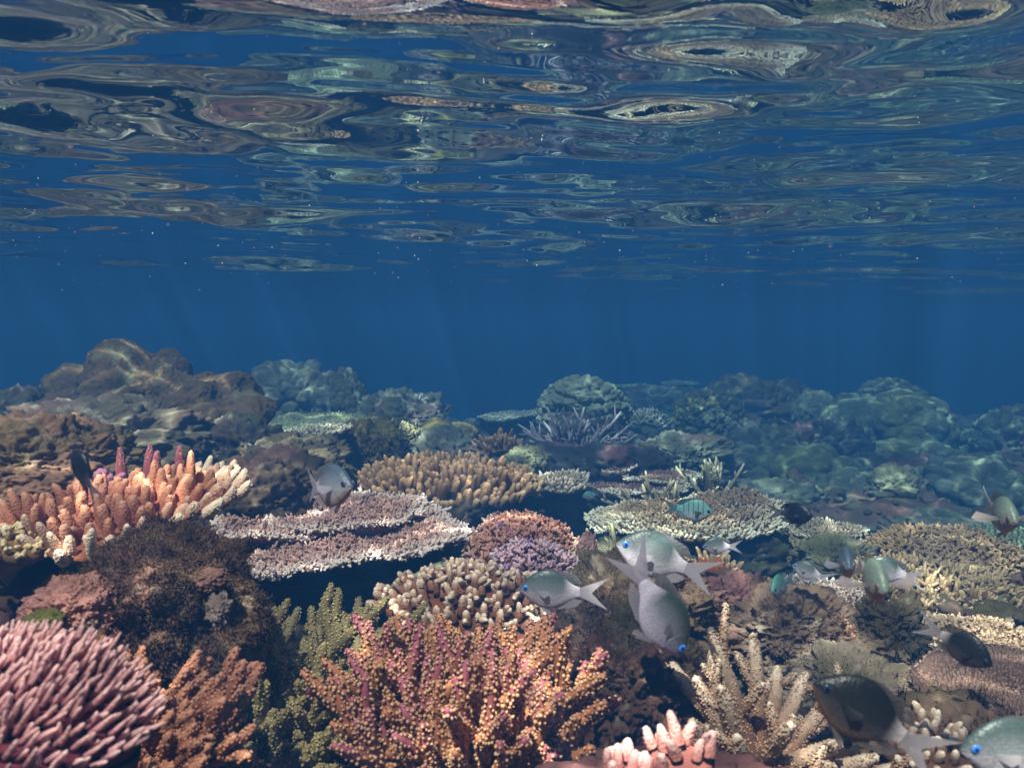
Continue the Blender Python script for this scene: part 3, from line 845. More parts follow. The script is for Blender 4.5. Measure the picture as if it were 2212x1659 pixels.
rock('blue-grey lumpy rock below the two yellow-brown brain corals', P(960, 995, 2.95), (0.15, 0.16, 0.10), 48, (104, 104, 90), 6, 0.3, pale=0.5)
colony('smooth flat table coral with hazy green top, behind the small table on a stem', P(705, 912, 3.15), 0.20, 0.17, 75, (112, 118, 92), (150, 154, 124), fl=0.009, fr=0.005, sp=0.010, S=4, rim=0.15, tilt=(0, 6), stalk=0.06, rimcol=(190, 190, 160))
colony('small table coral on a thick pale stem, right of the tallest boulder coral', P(683, 932, 2.65), 0.105, 0.09, 76, (128, 112, 90), (214, 204, 180), fl=0.017, fr=0.0045, sp=0.011, S=5, rim=0.9, sub=2, tilt=(4, 3), stalk=0.034, th=0.03, splay=1.0)
rock('brown rock with mustard algae at the right foot of the small table on a stem', P(775, 975, 2.85), (0.13, 0.14, 0.10), 49, (98, 84, 46), 6, 0.3, pale=0.4, fuzz=3500, fuzz_len=0.02, fuzz_col=(150, 124, 60))
colony('scruffy brown bush coral with pale ends, below the pyramid-shaped rock', P(870, 958, 3.0), 0.10, 0.09, 77, (104, 92, 62), (196, 184, 140), fl=0.026, fr=0.005, sp=0.014, dome=0.05, splay=1.0, S=5, sub=2, rim=0.4, name='branching_coral')
rock('low grey-brown rock ledge right of the orange finger coral', P(610, 1035, 2.0), (0.17, 0.2, 0.10), 51, (106, 94, 74), 7, 0.25, pale=0.5)
rock('dark brown rock between the orange finger coral and the pink table coral', P(570, 1075, 1.75), (0.12, 0.12, 0.09), 52, (84, 68, 52), 6, 0.28)
colony('small grey-green bush coral growing sideways right of the orange finger coral tips', P(560, 1022, 2.05), 0.075, 0.06, 78, (132, 128, 104), (200, 198, 170), fl=0.018, fr=0.004, sp=0.011, dome=0.01, splay=1.1, S=5, sub=1, rim=0.7, name='branching_coral')

# centre distance
mound('grey-green leather coral with puffy folded lobes, highest coral of the middle distance', P(1258, 888, 3.75), (0.18, 0.17, 0.135), 61, (116, 124, 108), 3.6, 0.24, 7, coral_mat(120, 0.002, 0.8, 0.1, 'polyp'), name='leather_coral', rimcol=(150, 160, 140), rough=0.07, frill=0.16)
rock('dark rock pedestal under the puffy leather coral', P(1260, 960, 3.6), (0.17, 0.16, 0.13), 62, (74, 74, 68), 6, 0.25)
colony('long thin ledge coral pointing left from the puffy leather coral', P(1100, 897, 4.4), 0.17, 0.16, 79, (88, 96, 88), (190, 196, 180), fl=0.013, fr=0.005, sp=0.013, S=4, rim=0.5, stalk=0.07, tilt=(4, 1), th=0.035)
colony('dark hazy flat plate coral behind the gap right of the leather coral', P(1390, 838, 6.2), 0.19, 0.18, 80, (88, 98, 92), (170, 180, 160), fl=0.014, fr=0.007, sp=0.02, S=4, rim=0.4, stalk=0.07, tilt=(-2, 2), th=0.05)
colony('faintest flat plate coral on the skyline, right of the dark hazy plate', P(1468, 828, 6.8), 0.14, 0.2, 81, (96, 106, 100), (160, 170, 160), fl=0.014, fr=0.007, sp=0.02, S=4, rim=0.4, stalk=0.07, th=0.04)
rock('hazy dark ridge of rock below the two skyline plates', P(1430, 905, 5.9), (0.45, 0.3, 0.22), 63, (78, 84, 76), 6, 0.3, pale=0.3)

def staghorn(label, c, seed, n, length, r0, base, tip, spread=1.0, knob=0.0015, knob_r=0.0009, knob_sp=0.0045, knob_col=None, subs=3, aim=None, up=0.55, S=8, name='staghorn_coral', curve=0.25, steps=7, taper=0.5, dirs=None, group=None, sublen=(0.2, 0.42), foot=0.05):
    rng = np.random.default_rng(seed)
    c = np.array(c, float)
    root = thing(name, label, 'coral', c, group)
    mat = coral_mat(700, 0.0008, 0.7, 0.3, 'polyp')
    base_l, tip_l = lin(*base), lin(*tip); kc = lin(*(knob_col or tip))
    for i in range(n):
        if dirs: d = np.array(dirs[i][:3], float); L = dirs[i][3]; st = np.array(dirs[i][4]) if len(dirs[i]) > 4 else np.zeros(3)
        else:
            a = (i + rng.random() * 0.7) / n * 6.28; e = rng.random() ** 0.7
            d = np.array([math.cos(a) * e * spread, math.sin(a) * e * spread * 0.8, up + 0.35 * rng.random()])
            if aim is not None: d = d + np.array(aim)
            L = length * (0.75 + 0.45 * rng.random()); st = np.array([math.cos(a), math.sin(a), 0]) * foot * e
        d = d / np.linalg.norm(d)
        perp = rng.normal(0, 1, 3); perp -= d * perp.dot(d); perp /= np.linalg.norm(perp)
        t = np.linspace(0, 1, steps)[:, None]
        pts = st + d * L * t + (perp * curve * 0.5 + np.array([0, 0, curve * 0.5])) * L * t * t
        rads = r0 * (1 - (1 - taper) * t[:, 0] ** 1.2) * np.where(t[:, 0] > 0.97, 0.55, 1)
        k = 1 + 0.14 * (rng.random() - 0.5)
        g = branch_mesh(pts, rads, S, base_l * k, tip_l, knob, rng, knob_r, knob_sp, kc)
        for s in range(subs):
            ts = 0.25 + 0.6 * (s + rng.random()) / subs
            p0 = np.array([np.interp(ts, t[:, 0], pts[:, j]) for j in range(3)])
            q = rng.normal(0, 1, 3); q -= d * q.dot(d); q /= np.linalg.norm(q)
            d2 = d * 0.75 + q * 0.85; d2[2] += 0.15; d2 /= np.linalg.norm(d2)
            L2 = L * (sublen[0] + (sublen[1] - sublen[0]) * rng.random())
            tt = np.linspace(0, 1, 5)[:, None]
            p2 = p0 + d2 * L2 * tt + np.array([0, 0, 0.12]) * L2 * tt * tt
            r2 = r0 * (1 - 0.45 * ts) * (0.82 - 0.42 * tt[:, 0]) * np.where(tt[:, 0] > 0.97, 0.6, 1)
            gs = branch_mesh(p2, r2, S, base_l * k, tip_l, knob, rng, knob_r, knob_sp, kc)
            for V, C in zip(gs.v, gs.c): pass
            for qd in gs.q: g.q.append(qd + g.n)
            for td in gs.t: g.t.append(td + g.n)
            g.v += gs.v; g.c += gs.c; g.n += gs.n
        g.build('branch', mat, root)
    return root

staghorn('purple-grey staghorn thicket in front of the puffy leather coral', P(1245, 985, 3.3), 301, 26, 0.17, 0.0095, (112, 100, 112), (176, 164, 170), 1.5, 0, subs=4, up=0.35, S=6, foot=0.08)
colony('tan finger coral clump behind the grey-green rock, in front of the purple staghorn', P(1085, 975, 2.85), 0.085, 0.075, 82, (118, 88, 64), (178, 146, 112), fl=0.034, fr=0.0062, sp=0.0165, dome=0.03, splay=1.1, S=7, rim=0.25, name='finger_coral', tip_pow=3)
rock('rounded grey-green rock with turf behind the right end of the brown finger table', P(1128, 1010, 2.6), (0.075, 0.08, 0.065), 64, (128, 126, 98), 7, 0.18, pink=0.05, pale=0.2, fuzz=2500, fuzz_len=0.006, fuzz_col=(120, 116, 88))
rock('dark sloping rock below the purple staghorn thicket', P(1290, 1035, 2.95), (0.26, 0.2, 0.13), 65, (52, 50, 52), 6, 0.25)
rock('grey rock slab with pale crest right of the purple staghorn thicket', P(1465, 1000, 3.2), (0.19, 0.17, 0.10), 66, (112, 116, 98), 7, 0.22, pale=0.5)
colony('pale grey fluffy soft coral right of the purple staghorn tips', P(1400, 915, 3.9), 0.09, 0.09, 83, (120, 126, 116), (178, 186, 172), fl=0.024, fr=0.006, sp=0.016, dome=0.05, splay=1.1, S=5, sub=1, rim=0.3, name='soft_coral')
mound('round bush of hanging fronds sparkling with pale dots, left end of the right-hand reef', P(1530, 920, 4.3), (0.165, 0.16, 0.165), 67, (74, 78, 58), 5.0, 0.2, 7, coral_mat(60, 0.012, 0.8, 0.5, 'polyp'), name='soft_coral', rimcol=(170, 170, 110), rough=0.06, frill=0.1)

# right-hand reef wall, hazy
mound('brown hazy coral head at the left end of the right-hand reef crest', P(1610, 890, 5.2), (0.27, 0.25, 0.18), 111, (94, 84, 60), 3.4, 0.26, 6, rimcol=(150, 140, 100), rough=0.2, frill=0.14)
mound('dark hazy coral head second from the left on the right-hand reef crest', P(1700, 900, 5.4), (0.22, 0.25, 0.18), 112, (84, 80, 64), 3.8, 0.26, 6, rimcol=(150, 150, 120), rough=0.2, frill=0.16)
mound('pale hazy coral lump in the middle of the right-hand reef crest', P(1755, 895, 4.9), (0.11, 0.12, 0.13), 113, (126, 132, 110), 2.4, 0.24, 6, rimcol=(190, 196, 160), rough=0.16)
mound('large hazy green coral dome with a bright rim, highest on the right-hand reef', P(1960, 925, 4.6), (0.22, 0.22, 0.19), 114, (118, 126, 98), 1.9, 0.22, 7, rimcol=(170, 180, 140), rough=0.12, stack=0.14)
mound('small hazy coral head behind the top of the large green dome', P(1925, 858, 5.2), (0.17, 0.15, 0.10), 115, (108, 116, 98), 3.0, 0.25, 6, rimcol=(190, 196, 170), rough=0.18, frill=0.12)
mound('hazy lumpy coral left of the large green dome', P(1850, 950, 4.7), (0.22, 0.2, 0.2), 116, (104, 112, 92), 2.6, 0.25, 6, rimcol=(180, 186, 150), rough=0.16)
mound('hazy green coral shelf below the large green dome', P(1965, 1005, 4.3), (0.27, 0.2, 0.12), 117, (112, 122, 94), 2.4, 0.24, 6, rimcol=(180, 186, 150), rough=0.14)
rock('dark hazy rock face in the middle of the right-hand reef', P(1700, 1015, 4.2), (0.38, 0.2, 0.24), 118, (60, 62, 58), 7, 0.3, pale=0.3)
rock('dark hazy rock foot under the green coral shelf', P(1975, 1080, 3.9), (0.42, 0.24, 0.20), 119, (66, 68, 62), 7, 0.3, pale=0.35)
mound('hazy olive coral lump at the lower left of the right-hand reef', P(1740, 1055, 3.9), (0.24, 0.2, 0.17), 120, (96, 104, 74), 2.2, 0.22, 6, rimcol=(150, 160, 120), rough=0.14)
mound('hazy tall coral lump below the olive one with a bright left edge', P(1830, 1110, 3.5), (0.18, 0.16, 0.15), 121, (104, 114, 96), 2.0, 0.22, 6, rimcol=(190, 190, 140), rough=0.14)
rock('bright-crested angular rock in the lower right of the hazy reef', P(1930, 1060, 3.4), (0.12, 0.11, 0.09), 122, (134, 134, 106), 6, 0.3, pale=0.7)
rock('hazy slope of rubble at the right edge of the reef skyline', P(2190, 1010, 4.6), (0.36, 0.3, 0.28), 123, (88, 98, 80), 7, 0.3, pale=0.5)
rock('far hazy hump of reef between the large green dome and the right edge', P(2080, 1000, 5.4), (0.34, 0.3, 0.24), 124, (84, 88, 74), 6, 0.28, pale=0.3)
colony('small pale coral tuft on the hazy skyline near the right edge', P(2150, 922, 4.9), 0.05, 0.05, 84, (140, 144, 112), (214, 214, 170), fl=0.035, fr=0.008, sp=0.022, dome=0.02, splay=1.1, S=5, sub=1, rim=0.5, name='branching_coral')
colony('ledge coral with glinting edge in the haze at the right edge', P(2190, 1040, 4.0), 0.13, 0.12, 85, (110, 120, 96), (214, 216, 180), fl=0.016, fr=0.006, sp=0.018, S=4, rim=0.8, stalk=0.05)
mound('hazy dark coral boulder at the right edge below the skyline rubble', P(2110, 1085, 3.5), (0.22, 0.2, 0.16), 128, (88, 96, 82), 2.6, 0.26, 6, rimcol=(170, 180, 150), rough=0.18, frill=.1)
mound('hazy dark coral boulder right of the bush of hanging fronds', P(1655, 1000, 4.1), (0.19, 0.18, 0.17), 129, (84, 88, 76), 2.8, 0.26, 6, rimcol=(160, 170, 140), rough=0.18, frill=.1)
rock('low hazy grey rock behind the pale shelf coral with the white edge', P(1660, 1090, 3.3), (0.20, 0.15, 0.10), 125, (102, 108, 94), 6, 0.25, pale=0.3)
rock('low hazy rubble flat behind the right-hand brown table coral', P(2020, 1160, 3.0), (0.42, 0.3, 0.09), 126, (98, 104, 88), 7, 0.3, pale=0.5)
colony('dim green plate coral in the haze beyond the right-hand brown table', P(2130, 1160, 2.7), 0.15, 0.14, 86, (96, 110, 84), (160, 170, 120), fl=0.018, fr=0.006, sp=0.017, S=5, rim=0.5, stalk=0.05)

# ================================================================= middle corals
colony('wide brown finger table coral in the centre with blunt upright fingers', P(962, 1058, 2.2), 0.235, 0.235, 201, (118, 82, 58), (206, 162, 120), fl=0.042, fr=0.0088, sp=0.0190, dome=0.035, splay=0.75, S=9, rim=0.35, rimcol=(222, 190, 146),
       stalk=0.09, th=0.03, name='finger_coral', kn=16, tip_pow=3.2, kink=0.10, wig=0.3, lobed=0.05)
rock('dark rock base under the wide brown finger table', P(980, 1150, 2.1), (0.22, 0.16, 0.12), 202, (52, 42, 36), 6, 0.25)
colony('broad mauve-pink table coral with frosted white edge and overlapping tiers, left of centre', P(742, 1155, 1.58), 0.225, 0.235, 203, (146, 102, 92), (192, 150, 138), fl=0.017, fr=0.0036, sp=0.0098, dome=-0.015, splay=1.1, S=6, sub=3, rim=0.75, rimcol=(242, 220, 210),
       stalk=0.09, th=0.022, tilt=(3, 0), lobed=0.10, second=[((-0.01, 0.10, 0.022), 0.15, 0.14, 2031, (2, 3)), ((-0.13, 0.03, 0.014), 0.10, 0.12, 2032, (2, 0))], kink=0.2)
colony('red spiky tuft coral growing on the broad mauve-pink table', P(705, 1128, 1.60), 0.010, 0.010, 204, (150, 52, 56), (196, 96, 96), fl=0.022, fr=0.0045, sp=0.009, splay=0.6, S=7, sub=3, rim=0.2, name='branching_coral')
colony('tiny red cone coral between the broad mauve-pink table and the brown finger table', P(803, 1118, 1.72), 0.006, 0.006, 205, (140, 44, 50), (180, 76, 80), fl=0.022, fr=0.0055, sp=0.010, splay=0.4, S=7, sub=2, rim=0.2, name='branching_coral')
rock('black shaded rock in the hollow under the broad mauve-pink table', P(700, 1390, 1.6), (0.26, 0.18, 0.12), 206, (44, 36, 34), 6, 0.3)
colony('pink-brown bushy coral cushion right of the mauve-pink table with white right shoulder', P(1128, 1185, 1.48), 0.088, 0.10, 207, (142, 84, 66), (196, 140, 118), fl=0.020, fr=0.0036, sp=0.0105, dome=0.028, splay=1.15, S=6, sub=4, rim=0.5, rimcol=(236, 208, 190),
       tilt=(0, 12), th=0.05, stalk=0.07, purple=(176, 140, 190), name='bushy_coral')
colony('lilac and pink bushy coral on the slope below the pink-brown cushion', P(1165, 1238, 1.33), 0.068, 0.06, 208, (146, 98, 92), (204, 168, 178), fl=0.020, fr=0.0038, sp=0.0115, dome=0.02, splay=1.1, S=6, sub=4, rim=0.5, rimcol=(232, 214, 214),
       tilt=(-4, 22), th=0.04, stalk=0.05, purple=(168, 140, 200), name='bushy_coral')
colony('rusty brown finger coral with white tips in front of the pink-brown cushion', P(1035, 1310, 1.15), 0.128, 0.075, 209, (134, 78, 48), (240, 212, 186), fl=0.024, fr=0.0058, sp=0.0145, dome=0.018, splay=1.1, S=8, sub=1, rim=0.12, rimcol=(240, 218, 196),
       tilt=(-5, 16), th=0.03, stalk=0.06, kn=14, name='finger_coral', tip_pow=4.5)
colony('cream-edged ledge of the finger coral under the green fish', P(1215, 1328, 1.12), 0.045, 0.05, 210, (140, 90, 60), (236, 206, 176), fl=0.018, fr=0.0042, sp=0.011, splay=1.2, S=7, sub=1, rim=0.8, rimcol=(246, 226, 204), tilt=(0, 4), th=0.02, stalk=0.03, kn=6)
for i, (px, py, D, w, h, lb) in enumerate([(910, 1240, 1.32, 0.036, 0.018, 'jagged grey-green dead coral shard lit in the dark hollow'), (858, 1256, 1.30, 0.013, 0.013, 'narrow grey sliver of dead coral left of the jagged shard')]):
    v, f = ico(5); n = fbm(v * 3 + i, 4, 900 + i)
    p = v * (1 + 0.5 * n)[:, None] * np.array([w, 0.02, 0.004]); p[:, 2] += p[:, 0] * h / w
    g = Geo(); g.add(p, None, f, rock_col(p * 3, lin(132, 136, 116), 7 + i, 0.5, 0, .5)); o = g.build('coral_fragment', coral_mat(220, 0.002, 0.9, .4, 'turf')); o.location = P(px, py, D); tag(o, lb, 'dead coral')

# right of centre tables
colony('low knobbly table with white-dotted rim touching the right end of the brown finger table', P(1215, 1042, 2.45), 0.066, 0.12, 211, (112, 88, 72), (188, 170, 152), fl=0.020, fr=0.0045, sp=0.0115, dome=0.01, splay=1.1, S=6, rim=0.7, rimcol=(228, 222, 206), tilt=(8, 3), stalk=0.04)
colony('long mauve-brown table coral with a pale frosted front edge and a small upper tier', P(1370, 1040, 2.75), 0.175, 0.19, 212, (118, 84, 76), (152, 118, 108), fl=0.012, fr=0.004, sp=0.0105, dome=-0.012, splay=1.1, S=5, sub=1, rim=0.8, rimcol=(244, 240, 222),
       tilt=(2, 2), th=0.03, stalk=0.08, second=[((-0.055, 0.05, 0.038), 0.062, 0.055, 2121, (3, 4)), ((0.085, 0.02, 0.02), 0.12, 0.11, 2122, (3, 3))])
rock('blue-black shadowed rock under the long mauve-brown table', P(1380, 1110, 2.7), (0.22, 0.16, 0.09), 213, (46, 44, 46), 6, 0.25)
staghorn('sparse brown staghorn with pointed pale tips between the two right-of-centre tables', P(1430, 1105, 2.3), 214, 15, 0.085, 0.0085, (92, 78, 60), (196, 184, 150), 1.9, 0, subs=2, up=0.5, S=7, foot=0.12)
staghorn('pale-tipped staghorn clump with one sunlit white tip, above the sand-coloured table', P(1535, 1065, 2.65), 215, 16, 0.085, 0.0075, (122, 112, 84), (226, 218, 180), 1.2, 0, subs=3, up=0.6, S=6, foot=0.06)
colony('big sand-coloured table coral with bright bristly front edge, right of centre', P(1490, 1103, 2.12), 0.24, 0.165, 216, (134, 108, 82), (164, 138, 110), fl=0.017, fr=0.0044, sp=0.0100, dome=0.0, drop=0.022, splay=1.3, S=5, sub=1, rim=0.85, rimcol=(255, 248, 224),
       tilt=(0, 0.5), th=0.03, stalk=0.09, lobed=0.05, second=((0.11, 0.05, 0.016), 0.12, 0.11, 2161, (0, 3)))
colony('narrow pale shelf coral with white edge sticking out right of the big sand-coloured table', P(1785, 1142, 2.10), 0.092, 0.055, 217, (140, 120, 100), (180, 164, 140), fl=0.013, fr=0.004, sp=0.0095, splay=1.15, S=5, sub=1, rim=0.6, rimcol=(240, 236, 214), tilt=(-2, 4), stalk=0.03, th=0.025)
staghorn('brown staghorn undergrowth with cream tips below the big sand-coloured table, left of it', P(1330, 1235, 1.95), 218, 24, 0.09, 0.0088, (98, 78, 54), (214, 200, 158), 1.9, 0.0012, 0.0008, 0.006, subs=2, up=0.45, S=7, foot=0.1)
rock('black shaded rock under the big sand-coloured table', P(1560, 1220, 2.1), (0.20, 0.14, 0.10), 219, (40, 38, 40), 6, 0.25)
colony('flat olive-grey cushion coral behind the tail of the upper green fish', P(1300, 1212, 1.7), 0.075, 0.07, 220, (128, 122, 92), (156, 150, 116), fl=0.006, fr=0.003, sp=0.0065, dome=0.02, splay=0.6, S=5, rim=0.1, tilt=(0, 10), stalk=0.05, th=0.03)
mound('small pinkish tube sponge with dark pores right of the pink-brown cushion', P(1268, 1190, 1.42), (0.016, 0.016, 0.032), 221, (148, 112, 104), 5, 0.14, 6, coral_mat(260, 0.003, 0.8, .4, 'polyp'), name='sponge', cat='sponge')
rock('wedge of pale grey-green rock under the white shelf coral, behind the pale fish', P(1800, 1222, 1.85), (0.09, 0.08, 0.055), 222, (136, 132, 106), 7, 0.25, pale=0.6)
colony('flat bronze plate coral behind the grey front-facing fish', P(1790, 1172, 2.05), 0.10, 0.07, 223, (120, 104, 74), (180, 164, 120), fl=0.010, fr=0.004, sp=0.0095, splay=1, S=5, rim=0.5, tilt=(0, 4), stalk=0.04)
colony('broad brown table coral running off the right edge, upper of two', P(2060, 1196, 1.88), 0.175, 0.14, 224, (136, 104, 78), (174, 146, 110), fl=0.022, fr=0.0044, sp=0.0118, dome=0.018, splay=1.1, S=6, sub=3, rim=0.25, rimcol=(206, 190, 156), tilt=(-3, 3), th=0.025, stalk=0.07)
colony('broad tan table coral with cream tips running off the right edge, lower one', P(2040, 1282, 1.55), 0.165, 0.15, 225, (138, 106, 78), (196, 170, 130), fl=0.026, fr=0.0044, sp=0.0128, dome=0.02, splay=1.15, S=7, sub=1, rim=0.25, rimcol=(226, 208, 170), tilt=(-2, 5), th=0.025, stalk=0.07, kn=6, name='finger_coral')
colony('small grey-pink frosted coral shelf under the pale grey fish', P(1775, 1278, 1.48), 0.068, 0.06, 226, (124, 96, 86), (204, 184, 172), fl=0.010, fr=0.0032, sp=0.0082, splay=1.1, S=5, sub=2, rim=0.6, rimcol=(228, 214, 206), tilt=(-6, 8), stalk=0.03)
mound('olive encrusting coral lump at the right edge behind the dark diving fish', P(2150, 1345, 1.4), (0.05, 0.06, 0.03), 227, (88, 78, 46), 3, 0.16, 6, coral_mat(300, 0.002, .8, .3, 'polyp'), rough=0.1)

# right foreground rubble and rock
rock('brown turf-covered rock slope below the green fish, centre right', P(1370, 1330, 1.22), (0.115, 0.12, 0.085), 231, (120, 96, 74), 7, 0.32, pits=0.16, pink=0.3, pale=0.35, fuzz=9000, fuzz_len=0.008, fuzz_col=(136, 104, 80))
rock('dark red-brown rock beside the magenta-tipped bush coral', P(1365, 1490, 0.98), (0.085, 0.09, 0.09), 232, (84, 56, 44), 7, 0.34, pits=0.18, pink=0.3, pale=0.3, fuzz=9000, fuzz_len=0.008, fuzz_col=(98, 66, 52))
rock('black-brown cave wall rock right behind the magenta-tipped bush coral', P(1290, 1400, 1.08), (0.07, 0.08, 0.06), 233, (54, 40, 34), 6, 0.3, fuzz=3000)
rock('knobbly maroon rock with algae, top right of the diving fish head', P(1600, 1315, 1.42), (0.065, 0.07, 0.055), 234, (100, 70, 60), 7, 0.36, pits=0.16, pink=0.4, fuzz=5000, fuzz_len=0.008, fuzz_col=(110, 76, 62))
rock('orange-brown folded rock left of the knobbly maroon rock', P(1530, 1290, 1.5), (0.05, 0.06, 0.06), 235, (158, 88, 48), 6, 0.36, pits=0.16, pink=0.1, fuzz=1500, fuzz_len=0.006, fuzz_col=(150, 96, 56))
colony('brown finger coral tuft beside the tail of the upper green fish', P(1545, 1240, 1.62), 0.042, 0.05, 236, (126, 94, 66), (196, 166, 126), fl=0.03, fr=0.005, sp=0.014, dome=0.02, splay=1.1, S=7, rim=0.3, kn=8, name='finger_coral')
rock('grey turf rock in front of the knobbly maroon rock', P(1690, 1370, 1.25), (0.095, 0.1, 0.06), 237, (124, 100, 82), 7, 0.34, pits=0.16, pale=0.5, fuzz=8000, fuzz_len=0.007, fuzz_col=(128, 98, 78))
rock('grey-green rubble ridge left of the dark diving fish', P(1850, 1410, 1.25), (0.10, 0.10, 0.05), 238, (122, 102, 84), 7, 0.36, pits=0.18, pale=0.55, fuzz=7000, fuzz_len=0.007, fuzz_col=(124, 96, 78))
rock('dark upright rock knob left of the dark diving fish', P(1925, 1355, 1.2), (0.042, 0.045, 0.045), 239, (92, 80, 60), 7, 0.36, pits=0.16, fuzz=4000, fuzz_len=0.006, fuzz_col=(96, 80, 56))
colony('red-brown tufted coral patch between the turf rock and the rubble ridge', P(1800, 1372, 1.22), 0.038, 0.035, 240, (120, 72, 58), (206, 160, 128), fl=0.016, fr=0.003, sp=0.009, dome=0.012, splay=1.1, S=6, sub=2, rim=0.4, name='bushy_coral')
rock('pale lumpy rubble heap behind the large dark fish', P(1850, 1505, 1.05), (0.09, 0.09, 0.045), 241, (136, 118, 100), 7, 0.36, pits=0.2, pale=0.6, fuzz=5000, fuzz_len=0.006, fuzz_col=(132, 100, 82))
colony('pale tan scalloped plate coral behind the dark diving fish', P(2110, 1375, 1.25), 0.080, 0.07, 242, (132, 106, 84), (184, 156, 128), fl=0.012, fr=0.003, sp=0.0078, dome=0.01, splay=1.15, S=6, sub=2, rim=0.5, rimcol=(230, 212, 188), tilt=(-8, 12), stalk=0.04, th=0.025)
colony('smooth mauve plate coral with a pink lit rim, above the pale fish in the corner', P(2110, 1515, 0.98), 0.072, 0.075, 243, (108, 82, 70), (136, 106, 92), fl=0.006, fr=0.0020, sp=0.0046, dome=-0.003, splay=1.15, S=5, rim=0.14, rimcol=(240, 206, 186), tilt=(-10, 14), stalk=0.03, th=0.018)  # lit look of the rim is put in by the paler pink rimcol
colony('second smooth mauve plate coral tucked behind the one with the pink lit rim', P(2150, 1440, 1.08), 0.072, 0.07, 244, (108, 82, 70), (134, 106, 92), fl=0.006, fr=0.0020, sp=0.0046, splay=1.15, S=5, rim=0.14, rimcol=(226, 190, 170), tilt=(-8, 12), stalk=0.03, th=0.018)  # same lit rim painted in by rimcol, slightly duller
colony('brown stubby coral with bright cream tips left of the corner fish', P(2010, 1610, 0.84), 0.048, 0.05, 245, (112, 76, 54), (238, 214, 190), fl=0.016, fr=0.0045, sp=0.0125, dome=0.01, splay=0.9, S=8, rim=0.2, kn=10, name='finger_coral', tip_pow=3)
rock('brown reef rock under the stubby coral in the lower right corner', P(2080, 1670, 0.9), (0.12, 0.1, 0.06), 246, (104, 80, 62), 6, 0.3, fuzz=3000)

# staghorn in the right foreground, branch by branch
SC = P(1640, 1668, 0.86)
def tip_to(px, py, D): return np.array(P(px, py, D)) - np.array(SC)
sd = []
for (bx, by, bD, tx, ty, tD) in [
        (1625, 1640, .86, 1560, 1372, .84), (1640, 1640, .86, 1638, 1385, .88), (1655, 1645, .86, 1735, 1455, .90), (1600, 1650, .85, 1500, 1470, .83),
        (1590, 1600, .88, 1425, 1408, .92), (1560, 1650, .84, 1490, 1560, .80), (1670, 1660, .85, 1790, 1500, .86), (1660, 1670, .83, 1800, 1590, .80),
        (1610, 1660, .82, 1560, 1500, .78), (1580, 1640, .9, 1530, 1420, .94), (1690, 1640, .9, 1850, 1470, .95), (1700, 1680, .84, 1890, 1640, .80),
        (1540, 1670, .83, 1440, 1620, .80), (1640, 1660, .80, 1690, 1560, .74), (1700, 1690, .8, 1790, 1660, .74), (1740, 1690, .84, 1960, 1660, .82),
        (1660, 1600, .9, 1690, 1440, .98), (1730, 1640, .92, 1800, 1530, .98), (1600, 1690, .78, 1590, 1600, .73), (1560, 1600, .92, 1470, 1520, .95), (1680, 1600, .92, 1760, 1570, .9)]:
    a, b = tip_to(bx, by, bD), tip_to(tx, ty, tD); v = b - a; L = float(np.linalg.norm(v))
    sd.append((v[0] / L, v[1] / L, v[2] / L - 0.10, L, tuple(a)))
staghorn('large open staghorn coral with thick tan branches and white tips, lower right', SC, 401, len(sd), 0.1, 0.0098, (126, 86, 62), (244, 220, 196), knob=0.0028, knob_r=0.0013, knob_sp=0.0036, knob_col=(186, 146, 114), subs=2, S=10, steps=9, curve=0.12, taper=0.6, dirs=sd, sublen=(0.22, 0.42))
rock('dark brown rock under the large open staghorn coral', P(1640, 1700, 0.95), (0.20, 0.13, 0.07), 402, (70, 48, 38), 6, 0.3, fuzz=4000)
colony('row of small pale pink finger corals at the bottom edge, left one', P(1375, 1668, 0.60), 0.026, 0.02, 403, (186, 112, 104), (240, 190, 182), fl=0.015, fr=0.0043, sp=0.0105, dome=0.004, splay=0.4, S=12, rim=0.1, kn=16, name='finger_coral')
colony('small pale pink finger corals at the bottom edge, right one with taller fingers', P(1472, 1664, 0.60), 0.022, 0.02, 404, (192, 118, 108), (242, 194, 186), fl=0.019, fr=0.0045, sp=0.0110, dome=0.004, splay=0.4, S=12, rim=0.1, kn=16, name='finger_coral')
rock('dark red rock at the bottom edge under the pale pink finger corals', P(1430, 1745, 0.66), (0.09, 0.08, 0.035), 405, (84, 52, 44), 6, 0.28)

# ================================================================= left foreground
rock('brown grainy rock slope at the left edge behind the orange finger coral', P(60, 1040, 1.30), (0.17, 0.22, 0.095), 501, (150, 112, 88), 7, 0.2, pits=0.1, pink=0.35, pale=0.3, fuzz=6000, fuzz_len=0.004, fuzz_col=(150, 112, 84))
colony('thick-fingered orange coral shelf at the left with front fingers coloured cream as if sunlit', P(245, 1112, 1.08), 0.155, 0.12, 502, (166, 98, 72), (206, 146, 116), fl=0.031, fr=0.0068, sp=0.0188, dome=0.014, splay=0.85, S=12, rim=0.6, rimcol=(255, 232, 206),  # cream rimcol paints sunlight onto the fingers along the shelf's edge
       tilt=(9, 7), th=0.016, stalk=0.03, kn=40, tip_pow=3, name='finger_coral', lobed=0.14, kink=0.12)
staghorn('upright pink and magenta spike coral standing behind the orange finger shelf', P(320, 1048, 1.22), 503, 5, 0.05, 0.0095, (176, 92, 92), (190, 104, 112), 0.6, 0.0018, 0.0011, 0.0032, (232, 168, 166), subs=0, S=10, name='finger_coral', curve=0.05, taper=0.45,
         dirs=[(-.02, 0, 1, .056, (-.036, .0, -.005)), (.04, 0, 1, .058, (0, .0, -.005)), (.1, 0, 1, .05, (.008, .0, -.004)), (0, 0, 1, .056, (.044, 0, -.003)), (.12, 0, 1, .042, (.056, .0, -.004))])
